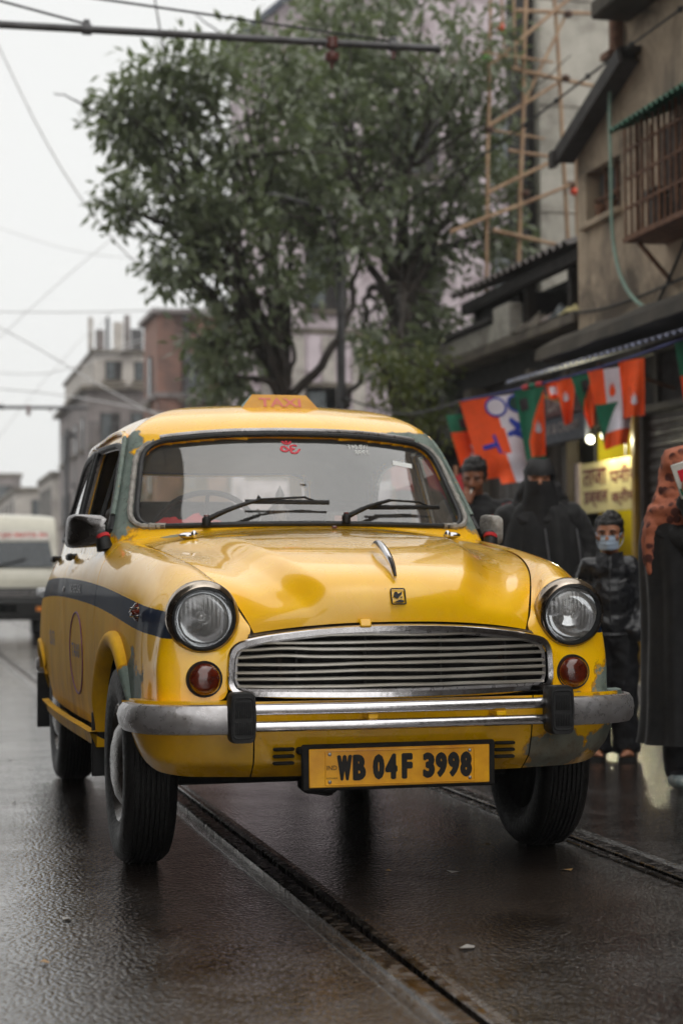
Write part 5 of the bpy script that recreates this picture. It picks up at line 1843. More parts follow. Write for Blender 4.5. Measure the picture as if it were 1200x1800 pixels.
WL = [('pale thick cable dropping steeply from the upper left into the tree', [(-3.2, 26, 17.5), (.234, 26, 10.25), (1.525, 26, 7.83), (3.346, 26, 5.96), (4.9, 26, 5.2)], .028),
      ('level haze-pale wire crossing just above the red building roof line', [(-5.5, 34, 6.9), (.65, 34, 6.77), (2.51, 34, 6.82), (4.41, 34, 6.93), (6.4, 34, 7.1)], .022),
      ('haze-pale wire sloping down to the right below the level wire', [(-5.5, 30, 8.9), (.44, 30, 5.87), (1.33, 30, 5.39), (2.11, 30, 4.93), (5.2, 31, 3.6)], .022),
      ('faint low wire running to the grey building', [(-5.5, 40, 6.3), (.96, 40, 5.7), (2.1, 40, 5.62), (3.24, 40, 5.47), (5.0, 57.9, 5.2)], .026),
      ('faint wire rising to the right towards the tree top', [(5.3, 38, 10.6), (3.46, 38, 9.15), (2.22, 38, 8.06), (.86, 38, 6.75), (-5.5, 38, 1.2)], .018),
      ('highest faint wire sagging across the open sky', [(-5.5, 45, 12.8), (1.22, 45, 10.76), (3.28, 45, 10.19), (5.38, 45, 10.03), (8, 45, 10.1)], .016),
      ('faint sagging wire that curves up to the rooftop posts', [(-5.5, 44, 7.2), (1.17, 44, 6.56), (2.56, 44, 6.59), (3.81, 44, 6.98), (5.1, 57.6, 8.8)], .022),
      ('thin faint wire climbing steeply to the grey rooftop', [(-1.5, 50, 1.6), (1.48, 50, 5.32), (2.51, 50, 6.65), (3.91, 50, 8.27), (5.2, 58, 9.6)], .018)]
for lb, pts, r in WL:
    MB().tube(curve(pts, 30), r * .6, 6).build('overhead_wire', S['hazewire'], None, label=lb, cat='wire', group='wires over the street')

# street pole in front of the trees
sp = empty('street_pole', (3.56, 14.5, .0), label='slender grey street pole standing in front of the trees', cat='pole')
MB().tube([(0, 0, .1), (0, 0, 1.5), (0, 0, 4.9)], [.075, .055, .045], 10).build('post', S['iron'], sp)
MB().tube(curve([(0, 0, 4.8), (-.15, -.1, 5.05), (-.7, -.5, 5.2)], 12), .028, 8).build('lamp_arm', S['iron'], sp)
MB().box((-.85, -.6, 5.19), (.36, .16, .08), rz=.6, r=.03).build('lamp_head', S['iron'], sp)
part('notice_box', S['iron'], sp, ((0, -.08, 2.0), (.2, .12, .3)), r=.01)

# ---------------------------------------------------------------- trees
def leaf_material(name, c1, c2):
    m, n, l, b = newmat(name)
    g = NG(n, l)
    p = g.pos()
    oi = n.new('ShaderNodeNewGeometry').outputs['Random Per Island']
    c = g.mix(oi, c1, c2)
    c = g.mix(g.ramp(g.noise(p, 1.4, 3), .4, .65), c, tuple(k * .72 for k in c2))
    l.new(c, b.inputs['Base Color'])
    b.inputs['Roughness'].default_value = .28
    b.inputs['Specular IOR Level'].default_value = .8
    b.inputs['Subsurface Weight'].default_value = 0.0
    tl = n.new('ShaderNodeBsdfTranslucent')
    l.new(g.mix(.5, c, (.16, .22, .05)), tl.inputs['Color'])
    ms = n.new('ShaderNodeMixShader')
    ms.inputs[0].default_value = .38
    l.new(b.outputs[0], ms.inputs[1])
    l.new(tl.outputs[0], ms.inputs[2])
    l.new(ms.outputs[0], n['Material Output'].inputs['Surface'])
    return m
S['leaf'] = leaf_material('dark_leaf', (.090, .114, .064), (.21, .245, .15))
S['leaf2'] = leaf_material('young_leaf', (.085, .115, .022), (.17, .19, .04))
S['bark'] = pmat('dark_wet_bark', lin((58, 50, 44)), .7, 0, .3, 8, bump=.6, bscale=30, col2=lin((36, 31, 28)))

def leaves(lobes, n_per, size, rng, bias=.55):
    """leaf clusters through each lobe; a leaf is a folded pointed blade of four triangles"""
    C, D = [], []
    tot = sum(l[3] ** 1.6 for l in lobes)
    for (x, y, z, r) in lobes:
        k = int(n_per * r ** 1.6 / tot / 9)
        d = rng.normal(size=(k, 3))
        d /= np.linalg.norm(d, axis=1, keepdims=True)
        rad = r * rng.uniform(.15, 1.0, (k, 1)) ** bias
        rad *= 1 + .28 * np.array([mnoise.noise(tuple(v * 2.3 + x)) for v in d])[:, None]
        tw = np.array([x, y, z]) + d * rad * np.array([1.0, 1.15, .95])
        keep = np.array([r < .30 or mnoise.noise((t[0] * 1.9, t[1] * 1.9, t[2] * 1.9 + 7)) > .0 for t in tw])
        tw, d = tw[keep], d[keep]
        for t, dd in zip(tw, d):
            m = rng.integers(6, 13)
            off = rng.normal(size=(m, 3)) * .095 + dd * rng.uniform(-.04, .14, (m, 1))
            C.append(t + off)
            g = dd * .7 + rng.normal(size=(m, 3)) * .75 + np.array([0, 0, -.45])
            D.append(g)
    C, D = np.vstack(C), np.vstack(D)
    D /= np.linalg.norm(D, axis=1, keepdims=True)
    k = len(C)
    up = rng.normal(size=(k, 3)) * .55 + np.array([0, 0, 1.0])
    Sx = np.cross(D, up)
    Sx /= np.linalg.norm(Sx, axis=1, keepdims=True) + 1e-9
    N = np.cross(Sx, D)
    L = (size * rng.uniform(.65, 1.25, (k, 1)))
    W = L * rng.uniform(.17, .25, (k, 1))
    b0, tip = C, C + D * L - N * L * .12
    mid = C + D * L * .48 + N * L * .04
    le, ri = mid + Sx * W - N * L * .05, mid - Sx * W - N * L * .05
    V = np.stack([b0, le, tip, ri, mid], 1).reshape(-1, 3)
    i = np.arange(k)[:, None] * 5
    F = np.concatenate([i + np.array([[0, 1, 4]]), i + np.array([[1, 2, 4]]), i + np.array([[2, 3, 4]]), i + np.array([[3, 0, 4]])], 0)
    return V, F

def leaf_obj(name, V, F, mat, parent):
    me = bpy.data.meshes.new(name)
    me.vertices.add(len(V))
    me.vertices.foreach_set('co', V.ravel())
    me.loops.add(F.size)
    me.loops.foreach_set('vertex_index', F.ravel().astype(np.int32))
    me.polygons.add(len(F))
    me.polygons.foreach_set('loop_start', np.arange(0, F.size, 3, dtype=np.int32))
    me.update(calc_edges=True)
    me.materials.append(mat)
    return mkobj(name, me, parent)

def limb(mb, pts, r0, r1, seed=0):
    P = curve(pts, 18)
    w = np.array([[mnoise.noise((i * .45 + seed, k * 5.0, seed)) for k in range(3)] for i in range(18)]) * .07
    w[0] = 0
    mb.tube(P + w, np.linspace(r0, r1, 18), 8)
    return P + w

T1 = [(1.3, 14.02, 6.1, 0.59), (1.81, 13.79, 6.38, 0.46), (1.73, 14.31, 5.54, 0.73), (2.24, 13.88, 5.98, 0.79), (2.08, 13.72, 4.66, 0.67), (2.65, 14.32, 4.14, 0.53), (3.2, 15.25, 7.07, 1.0), (2.87, 15.04, 5.55, 0.76), (2.44, 14.98, 3.69, 0.41), (1.9, 14.0, 3.52, 0.21), (2.12, 14.57, 3.1, 0.24), (0.96, 14.1, 6.16, 0.26), (0.88, 13.91, 5.06, 0.18), (1.46, 13.79, 4.4, 0.29), (1.0, 14.0, 5.95, .34), (1.5, 14.0, 6.45, .40), (1.35, 13.9, 5.2, .44), (1.62, 14.0, 4.75, .40), (2.2, 14.3, 3.95, .40), (2.6, 14.2, 6.6, .6)]
T2 = [(3.35, 14.72, 5.5, 0.82), (4.21, 16.43, 7.02, 1.13), (4.16, 16.19, 7.98, 0.9), (4.89, 16.14, 7.64, 1.13), (4.73, 16.12, 6.16, 1.04), (3.61, 14.66, 4.76, 0.54), (5.2, 14.94, 7.18, 0.75), (5.55, 15.7, 6.39, 0.63), (5.28, 15.96, 5.34, 0.66), (5.09, 16.25, 4.43, 0.63), (6.01, 16.31, 5.89, 0.42), (4.26, 14.41, 3.39, 0.34), (5.93, 15.65, 5.17, 0.29), (4.18, 15.81, 3.98, 0.32), (4.6, 15.3, 3.6, .42), (4.95, 15.7, 3.35, .40), (5.2, 15.9, 3.95, .45), (3.7, 15.2, 6.3, .7), (5.4, 15.4, 5.9, .5)]
def tree(lbl, base, fork, lobes, r, nleaf, seed, extra=()):
    rng = np.random.default_rng(seed)
    o = empty('street_tree', (0, 0, 0), label=lbl, cat='tree', group='street trees')
    mb = MB()
    b, f = np.array(base, float), np.array(fork, float)
    limb(mb, [b, b * .6 + f * .4 + np.array((.08, 0, 0)), f], r, r * .72, seed)
    for i, (x, y, z, rr) in enumerate(lobes):
        if rr < .2 and i % 2:
            continue
        t = np.array((x, y, z))
        m1 = f + (t - f) * .4 + np.array((rng.uniform(-.25, .25), rng.uniform(-.2, .2), rng.uniform(.0, .35)))
        st_ = f * (1 - .25 * rng.random()) + b * 0 + (b - f) * 0
        P = limb(mb, [f + (b - f) * .12 * rng.random(), m1, t], r * rng.uniform(.28, .5), .018, seed + i)
        for q in range(5):
            s = P[rng.integers(9, 17)]
            e = t + rng.normal(size=3) * rr * .75
            limb(mb, [s, (s + e) / 2 + rng.normal(size=3) * .08, e], .022, .006, seed + i * 7 + q)
    for pts, r0, r1 in extra:
        limb(mb, pts, r0, r1, seed + 99)
    mb.build('trunk', S['bark'], o, angle=0)
    V, F = leaves(lobes, nleaf, .165, rng)
    leaf_obj('crown', V, F, S['leaf'], o)
    return o
tree('dark tree left of the street pole with crown reaching over the taxi roof', (3.05, 14.7, .1), (2.90, 14.6, 3.2), T1, .10, 16500, 3,
     extra=(([(2.92, 14.6, 3.0), (3.3, 14.5, 3.35), (3.75, 14.6, 4.3), (3.9, 14.7, 5.0)], .06, .02), ([(2.9, 14.6, 3.1), (2.5, 14.4, 3.2), (2.1, 14.3, 3.1)], .05, .015), ([(2.9, 14.6, 2.6), (3.4, 14.5, 2.75), (3.9, 14.6, 3.4)], .07, .02)))
tree('dark tree right of the street pole with a thick trunk beside the market slab', (4.55, 15.7, .1), (4.66, 15.9, 4.6), T2, .19, 19500, 8)
# loose yellowish shrub by the pole
sh = empty('roadside_shrub', (0, 0, 0), label='loose yellow-green shrub with bare twigs beside the street pole', cat='shrub')
rng_ = np.random.default_rng(21)
mb = MB()
SL = [(3.72, 13.2, 3.25, .16), (3.95, 13.3, 3.05, .18), (4.15, 13.4, 2.85, .15), (4.25, 13.2, 3.2, .16), (3.85, 13.2, 2.75, .14), (4.4, 13.4, 2.6, .15), (4.0, 13.2, 2.5, .12)]
for i, (x, y, z, r) in enumerate(SL):
    limb(mb, [(4.0 + rng_.uniform(-.1, .1), 13.4, .1), (4.0 + rng_.uniform(-.2, .2), 13.35, 1.4), (x, y, z)], .03, .008, i)
limb(mb, [(4.45, 13.3, 1.9), (4.0, 13.2, 2.7), (3.6, 13.2, 3.35)], .035, .015, 50)
mb.build('twigs', S['bark'], sh, angle=0)
V, F = leaves(SL, 1500, .09, rng_)
leaf_obj('leaf_sprays', V, F, S['leaf2'], sh)

# ---------------------------------------------------------------- bunting with party flags
FLM = {'o': pmat('flag_orange', lin((240, 86, 26)), .75, 0, .06, 12), 'g': pmat('flag_green', lin((22, 104, 76)), .75, 0, .08, 12), 'w': pmat('flag_white', lin((214, 210, 220)), .75, 0, .05, 12),
       'b': pmat('flag_blue', lin((38, 62, 172)), .75, 0, .05, 12), 'k': pmat('flag_black', lin((52, 44, 48)), .75), 'd': pmat('flag_darkgreen', lin((16, 62, 48)), .75)}
R0, R1 = np.array((3.12, 8.5, 2.37)), np.array((4.34, 6.6, 2.70))
def ropept(t):
    return R0 + (R1 - R0) * t + np.array((0, 0, -.05 * math.sin(PI * min(1, max(0, t)))))
HV = np.array((.945, -.327, 0))
DV = np.array((0, 0, -1.0))
NV = np.array((-.327, -.945, 0))
mb = MB().tube([ropept(t) for t in np.linspace(0, 1.05, 24)], .009, 6)
mb.build('bunting_rope', pmat('rope_blue', lin((70, 74, 120)), .8, 0, .2, 30), None, label='string of the flag bunting tied under the tin awning edge', cat='rope')
MB().tube(curve([R0, (3.3, 10.5, 2.45), (3.5, 13, 2.75), (3.56, 14.45, 3.0)], 24), .011, 6).build('slack_cable', S['wire'], None, label='slack dark cable from the bunting to the street pole', cat='cable')
wrap = MB()
for i, (t, c) in enumerate(((.30, 'r'), (.33, 'g'), (.36, 'r'))):
    wrap.tube([ropept(t - .012), ropept(t + .012)], .022, 8, m=0 if c == 'r' else 1)
wrap.build('rope_ribbon', [redm, FLM['g']], None, label='red and green ribbon knots wrapped on the bunting string', cat='ribbon')
def flag(lbl, t, w, h, skew, cells, decals=(), taper=0.0, seed=0, fold=1.0, zoff=0.0):
    """cells(a,b)->material key with a across and b down, both 0..1"""
    base = ropept(t) + DV * zoff
    rd = (R1 - R0) / np.linalg.norm((R1 - R0)[:2])
    def S2(a, b, off=0.0):
        wv = w * (1 - taper * b)
        ac = a * wv + taper * b * w * .5
        wave = .045 * fold * math.sin(a * 7 + b * 2.3 + seed) * (.25 + b) + .03 * math.sin(b * 5 + seed * 2) * b
        p = base + HV * (ac + skew * b) + np.array((0, 0, rd[2] * a * w * .8)) + DV * (b * h) + NV * (wave + off) 
        return p
    n, m = 26, 30
    mb = MB()
    keys = list(FLM)
    G = [[S2(i / n, j / m) for i in range(n + 1)] for j in range(m + 1)]
    V = [p for r in G for p in r]
    fo = {k: [] for k in keys}
    for j in range(m):
        for i in range(n):
            fo[cells((i + .5) / n, (j + .5) / m)].append((j * (n + 1) + i, j * (n + 1) + i + 1, (j + 1) * (n + 1) + i + 1, (j + 1) * (n + 1) + i))
    allf = [(f, keys.index(k)) for k in keys for f in fo[k]]
    mb.v.append(np.array(V))
    mb.n = len(V)
    mb.f = [f for f, _ in allf]
    mb.m = [q for _, q in allf]
    o = empty('party_flag', label=lbl, cat='flag', group='party flags on the bunting')
    mb.build('cloth', [FLM[k] for k in keys], o, angle=0)
    for nm, k, polys in decals:
        d = MB()
        for V2, F2 in polys:
            d.add([S2(a, b, .006) for a, b in V2], F2)
        d.build(nm, FLM[k], o, smooth=False)
    return o
def dtext(body, ca, cb, wa, hb, rot=0.0, bold=.03, mirror=False):
    V, F = fit_text(body, 1, 1, bold, mirror, res=4)
    c, s = math.cos(rot), math.sin(rot)
    return [((ca + (x * c - y * s) * wa, cb - (x * s + y * c) * hb) if False else (ca + (x * c - y * s) * wa, cb - (x * s + y * c) * hb)) for x, y in V], F
def disc(ca, cb, ra, rb, r_in=0.0, n=28):
    V, F = [], []
    for i in range(n):
        t = 2 * PI * i / n
        V += [(ca + math.cos(t) * ra, cb + math.sin(t) * rb), (ca + math.cos(t) * ra * r_in, cb + math.sin(t) * rb * r_in)]
    for i in range(n):
        j = (i + 1) % n
        F.append((2 * i, 2 * j, 2 * j + 1, 2 * i + 1))
    return V, F
def petals(ca, cb, sa, sb):
    out = []
    for t, k in ((-1.15, .85), (-.6, 1.0), (0, 1.1), (.6, 1.0), (1.15, .85)):
        V = []
        for i in range(12):
            q = i / 11
            wd = .17 * math.sin(q * PI) ** .8
            V.append((q, wd))
        pts = V + [(q, -wd) for q, wd in V[::-1][1:-1]]
        P = [(ca + sa * k * (q * math.sin(t) + wd * math.cos(t)), cb - sb * k * (q * math.cos(t) - wd * math.sin(t))) for q, wd in pts]
        out.append((P, [tuple(range(len(P)))]))
    return out
cell_bjp = lambda a, b: 'g' if b < .34 else 'o'
flag('small green and orange flag with white petals at the left end of the bunting', -.075, .30, .44, .12, cell_bjp, (('emblem', 'k', [((.30, .10), 0)][:0] + [([(.30, .10), (.62, .10), (.62, .27), (.30, .27)], [(0, 1, 2, 3)])]), ('petals', 'w', petals(.62, .88, .34, .36))), seed=1, zoff=.09)
flag('largest flag, orange white and green with blue letters and two circles', -.01, .56, .66, .18, lambda a, b: 'o' if a < .50 + .05 * b else ('w' if a < .96 else 'g'),
     (('letter', 'b', [dtext('T', .27, .60, .24, .24, -PI / 2 * .92, .02), disc(.43, .74, .035, .03, 0.0)]), ('letter', 'b', [dtext('M', .72, .44, .26, .24, -PI / 2 * 1.25, .02)]),
      ('circle', 'b', [disc(.50, .13, .16, .125, .80), disc(.82, .12, .15, .115, .80)]), ('circle', 'w', [disc(.50, .13, .127, .098)]), ('circle', 'd', [disc(.82, .12, .118, .09)])), seed=2.2, fold=.8)
flag('hanging tail of orange and white cloth under the largest flag', .14, .24, .24, .08, lambda a, b: 'o' if a < .5 else 'w', seed=4, zoff=.50, fold=.7)
flag('green flag with orange corner beside the largest flag', .245, .24, .60, .06, lambda a, b: 'o' if b > .30 + .9 * (1 - a) - .25 and b < .95 and a > .28 else 'g', (('emblem', 'k', [([(.12, .14), (.40, .12), (.42, .28), (.14, .30)], [(0, 1, 2, 3)])]), ('petals', 'w', petals(.72, .62, .2, .16))), taper=.35, seed=3)
flag('small crumpled orange and white flag near the middle of the bunting', .385, .16, .14, .0, lambda a, b: 'w' if .15 < a < .8 and .25 < b < .75 else 'o', taper=.5, seed=5, fold=.5)
flag('narrow drooping orange flag with pale print near the middle', .43, .16, .36, .02, lambda a, b: 'o', (('petals', 'w', petals(.45, .5, .3, .22)),), taper=.6, seed=6)
flag('triangular green and orange flag hung point down', .495, .22, .42, .06, lambda a, b: 'g' if a + b * 1.3 < .95 else 'o', (('emblem', 'k', [([(.34, .12), (.62, .10), (.62, .30), (.34, .32)], [(0, 1, 2, 3)])]),), taper=.8, seed=7.5)
flag('twisted orange white and green tricolour flag with a red hand print', .57, .40, .62, .02, lambda a, b: ('o' if a < .30 else 'w' if a < .68 else 'g') if b < .42 else ('g' if a + (b - .42) * 1.2 < .62 else 'w' if b < .80 else 'o'), (('print', 'o', [disc(.46, .30, .07, .055)] + petals(.46, .30, .09, .12)),), taper=.55, seed=8, fold=1.3)
flag('orange flag with dark print hanging beside the tricolour', .70, .20, .44, .02, lambda a, b: 'o', (('print', 'k', [([(.3, .5), (.6, .45), (.7, .7), (.4, .75)], [(0, 1, 2, 3)])]), ('petals', 'w', petals(.5, .8, .2, .2))), taper=.2, seed=9)
flag('green and orange flag at the right edge of the view', .925, .30, .60, .08, lambda a, b: 'g' if b < .42 else 'o', (('emblem', 'k', [([(.18, .14), (.45, .10), (.48, .30), (.2, .34)], [(0, 1, 2, 3)])]), ('petals', 'w', petals(.5, .85, .3, .28))), taper=.15, seed=10)

# ---------------------------------------------------------------- white van far behind on the left
vn = empty('parked_van', (-.02, 20.6, 0), label='cream van facing the camera far behind the taxi on the left', cat='van')
VM = pmat('van_cream', lin((184, 180, 164)), .35, 0, .05, 5, coat=.5)
prof = [(-.02, .62), (.0, .78), (.06, 1.02), (.10, 1.05), (.30, 1.48), (.36, 1.62), (.50, 1.80), (.9, 1.86), (3.2, 1.86), (3.4, 1.7), (3.45, .6), (3.2, .36), (.3, .36)]
secs = []
for x, k in ((-.84, .93), (-.80, .985), (-.6, 1.0), (0, 1.012), (.6, 1.0), (.80, .985), (.84, .93)):
    secs.append([(x, y if abs(x) < .82 else y + .05 * (1 if y < 1 else -1), .36 + (z - .36) * k) for y, z in prof])
mb = MB().grid(secs, cv=True)
mb.f += [tuple(range(len(prof)))[::-1], tuple(range(6 * len(prof), 7 * len(prof)))]
mb.m += [0, 0]
mb.build('body', VM, vn, angle=50, fixn=True)
def vq(y, z, off):
    return (y - off * .9, z + off * .35)
mb = MB()
mb.add([(x, *vq(y, z, .012)) for x, y, z in ((-.76, .10, 1.07), (.76, .10, 1.07), (.70, .285, 1.45), (-.70, .285, 1.45))], [(0, 1, 2, 3)])
mb.build('windscreen', pmat('van_glass', lin((58, 64, 68)), .3, 0, .1, 4), vn, smooth=False)
mb = MB().add([(x, *vq(y, z, .014)) for x, y, z in ((-.72, .30, 1.475), (.72, .30, 1.475), (.68, .36, 1.60), (-.68, .36, 1.60))], [(0, 1, 2, 3)])
ban = mb.build('visor_banner', pmat('banner_white', lin((214, 206, 200)), .6), vn, smooth=False)
tv, tf = fit_text('JAI MATA DI JAI MATA DI', 1.34, .075, .03)
MB().add([(a, *vq(.33 + b * .45, 1.538 + b, .02)) for a, b in tv], tf).build('lettering', pmat('banner_red', lin((206, 84, 70)), .6), ban, smooth=False)
mb = MB().box((0, -.07, .46), (1.68, .16, .30), r=.04)
mb.build('bumper', M['black'], vn)
gr = MB().box((0, -.03, .69), (1.62, .07, .18), r=.02).build('grille', M['black'], vn)
for i in range(3):
    MB().box((0, -.065, .655 + i * .04), (1.0, .012, .012)).build('slat', M['dullmetal'], gr, smooth=False)
for sx in (-.62, .62):
    MB().box((sx, -.062, .70), (.24, .03, .12), r=.02).build('headlight', M['reflector'], vn)
    MB().box((sx * .86, -.145, .47), (.11, .02, .07), r=.01).build('indicator', pmat('van_orange', lin((236, 138, 40)), .4), vn)
    for yy in (.45, 2.7):
        MB().lathe([(.16, -.09), (.26, -.09), (.28, -.06), (.28, .06), (.26, .09), (.16, .09)], (sx * 1.12, yy, .28), axis='x', seg=20).build('wheel', M['tyre'], vn, fixn=True)
    MB().tube([(sx * 1.2, .15, 1.15), (sx * 1.5, .05, 1.2)], .012, 6).build('mirror_arm', M['black'], vn)
    MB().box((sx * 1.52, .04, 1.22), (.12, .05, .2), r=.02).build('mirror', M['black'], vn)
MB().tube([(-.1, *vq(.10, 1.07, .03)), (.35, *vq(.16, 1.19, .03))], .012, 5).build('wiper', M['black'], vn)
part('number_plate', M['white'], vn, ((0, -.145, .48), (.4, .01, .1)))
# ================================================================ people
def remesh(mb, voxel, name, mat, parent, smooth=6, fold=0.0, **kw):
    me = bpy.data.meshes.new(name)
    me.from_pydata(mb.arr().tolist(), [], mb.f)
    bm = bmesh.new()
    bm.from_mesh(me)
    bmesh.ops.recalc_face_normals(bm, faces=bm.faces)
    bm.to_mesh(me)
    bm.free()
    o = bpy.data.objects.new(name, me)
    COL.objects.link(o)
    md = o.modifiers.new('r', 'REMESH')
    md.mode = 'VOXEL'
    md.voxel_size = voxel
    s = o.modifiers.new('s', 'SMOOTH')
    s.iterations = smooth
    s.factor = .5
    dg = bpy.context.evaluated_depsgraph_get()
    res = bpy.data.meshes.new_from_object(o.evaluated_get(dg))
    bpy.data.objects.remove(o)
    if fold:
        co = np.empty(len(res.vertices) * 3)
        no = np.empty(len(res.vertices) * 3)
        res.vertices.foreach_get('co', co)
        res.vertices.foreach_get('normal', no)
        co, no = co.reshape(-1, 3), no.reshape(-1, 3)
        d = np.array([1 - 2 * abs(mnoise.noise((c[0] * 11, c[1] * 11, c[2] * 17 + 3 * c[0]))) + .5 * mnoise.noise(tuple(c * 34)) for c in co])
        res.vertices.foreach_set('co', (co + no * (d * fold)[:, None]).ravel())
        res.update()
    res.materials.clear()
    res.materials.append(mat)
    res.shade_smooth()
    res.name = name
    return mkobj(name, res, parent, **kw)

def cap(mb, pts, rad, seg=12):
    """capsule chain: tapered limb with round ends"""
    P = curve(pts, 14) if len(pts) > 2 else np.array([np.array(pts[0]) * (1 - t) + np.array(pts[1]) * t for t in np.linspace(0, 1, 8)])
    r = np.interp(np.linspace(0, 1, len(P)), np.linspace(0, 1, len(rad)), rad)
    mb.tube(P, r, seg)
    mb.ball(P[0], r[0], 12)
    mb.ball(P[-1], r[-1], 12)
    return mb

SK = pmat('brown_skin', lin((146, 96, 70)), .5, 0, .08, 14, col2=lin((122, 78, 56)))
SK2 = pmat('light_brown_skin', lin((176, 122, 92)), .5, 0, .06, 14, col2=lin((152, 102, 76)))
HAIR = pmat('black_hair', lin((20, 17, 16)), .45, 0, .2, 60, bump=.8, bscale=120)
LEATHER = pmat('black_leather', lin((34, 35, 39)), .32, 0, .2, 10, bump=.45, bscale=22)
DENIM = pmat('dark_trousers', lin((24, 25, 30)), .75, 0, .2, 10, bump=.5, bscale=18)
BLACKC = pmat('black_cloth', lin((15, 15, 17)), .8, 0, .2, 5, bump=.4, bscale=10, sheen=.1)
BLACKV = pmat('black_veil', lin((23, 22, 24)), .75, 0, .15, 5, bump=.3, bscale=14)
GREYP = pmat('grey_piping', lin((84, 84, 88)), .6)
MASK = pmat('surgical_mask_blue', lin((176, 194, 214)), .75, 0, .04, 20)
EYEW = pmat('eye_white', lin((150, 138, 128)), .35)
EYEB = pmat('eye_dark', lin((22, 16, 14)), .15)
ZIP = pmat('zip_metal', lin((150, 150, 152)), .35, .8)
REDJ = pmat('red_jacket_stripe', lin((206, 24, 48)), .65)
def scarf_material():
    m, n, l, b = newmat('rust_patterned_scarf')
    g = NG(n, l)
    p = g.coord('Object')
    v = g.voro(p, 22.0)
    c = g.mix(g.ramp(g.noise(p, 8, 4), .35, .7), lin((178, 104, 74)), lin((146, 82, 60)))
    c = g.mix(g.math('MULTIPLY', g.ramp(v, .46, .36), g.ramp(g.noise(p, 9, 2), .34, .48)), c, lin((74, 34, 28)))
    l.new(c, b.inputs['Base Color'])
    b.inputs['Roughness'].default_value = .85
    l.new(g.bump(g.math('ADD', g.noise(p, 60, 4), g.math('MULTIPLY', g.noise(p, 12, 3), 3.0)), .35, .012), b.inputs['Normal'])
    return m
SCARF = scarf_material()
SANDAL = pmat('sandal_rubber', lin((28, 26, 26)), .6)

def head(parent, c, h, yaw=0.0, pitch=0.0, skin=SK, hair=True, ears=True, mouth=True, hairvol=1.0, fringe=.066):
    """head of height h about centre c facing -y before yaw; returns mapper"""
    R = np.array(Matrix.Rotation(yaw, 3, 'Z') @ Matrix.Rotation(pitch, 3, 'X'))
    k = h / .22
    c = np.array(c)
    f = lambda *p: c + R @ (np.array(p) * k)
    mb = MB()
    mb.ball(f(0, .012, .028), np.array((.074, .092, .082)) * k, 20, R=R)
    mb.ball(f(0, -.022, -.028), np.array((.058, .066, .072)) * k, 18, R=R)
    mb.ball(f(0, -.048, -.075), np.array((.030, .030, .026)) * k, 12, R=R)
    for s in (1, -1):
        mb.ball(f(s * .042, -.048, -.018), np.array((.024, .022, .022)) * k, 10, R=R)
        mb.ball(f(s * .030, -.070, .022), np.array((.026, .014, .012)) * k, 10, R=R)
        if ears:
            mb.ball(f(s * .074, .012, -.004), np.array((.010, .020, .030)) * k, 10, R=R)
    cap(mb, [f(0, -.080, .012), f(0, -.100, -.022)], [.008 * k, .014 * k], 8)
    mb.ball(f(0, -.094, -.026), np.array((.018, .012, .010)) * k, 8, R=R)
    if mouth:
        mb.ball(f(0, -.080, -.050), np.array((.024, .012, .007)) * k, 8, R=R)
        mb.ball(f(0, -.078, -.060), np.array((.020, .012, .007)) * k, 8, R=R)
    cap(mb, [f(0, .01, -.06), f(0, .02, -.16)], [.050 * k, .052 * k], 12)
    hd = remesh(mb, .006 * k, 'head', skin, parent, 4)
    for s in (1, -1):
        MB().ball(f(s * .030, -.074, .008), np.array((.012, .008, .0045)) * k, 10, R=R).build('eye', EYEW, hd)
        MB().ball(f(s * .030, -.081, .008), np.array((.0065, .003, .0050)) * k, 8, R=R).build('pupil', EYEB, hd)
        MB().tube([f(s * .014, -.086, .024), f(s * .03, -.088, .030), f(s * .048, -.078, .025)], .0045 * k, 6).build('eyebrow', HAIR, hd)
    if hair:
        mb = MB()
        mb.ball(f(0, .026, .046), np.array((.080, .090, .080)) * k * np.array([1, 1, hairvol]), 20, R=R)
        for i in range(26):
            a = i / 26 * PI * 1.25 - PI * .125
            x, y = math.cos(a) * .070, math.sin(a) * .08 + .018
            mb.ball(f(x, y, .02 + .05 * abs(math.sin(i * 2.1))), np.array((.018, .018, .03)) * k, 8, R=R)
        for i in range(16):
            a = PI * (1.08 + .84 * i / 15)
            mb.ball(f(math.cos(a) * .060, math.sin(a) * .074 + .014, fringe + .012 * math.sin(i * 2.7)), np.array((.016, .015, .020)) * k, 8, R=R)
        hr = random.Random(int(h * 1000))
        for i in range(46):                                   # uneven tufts
            a, e = hr.uniform(0, 2 * PI), hr.uniform(.25, 1.5)
            mb.ball(f(math.cos(a) * math.cos(e) * .076, .026 + math.sin(a) * math.cos(e) * .086, .046 + math.sin(e) * .078 * hairvol), np.array((.014, .014, .014)) * k * hr.uniform(.7, 1.5), 6, R=R)
        remesh(mb, .006 * k, 'hair', HAIR, hd, 1)
    return hd, f, k

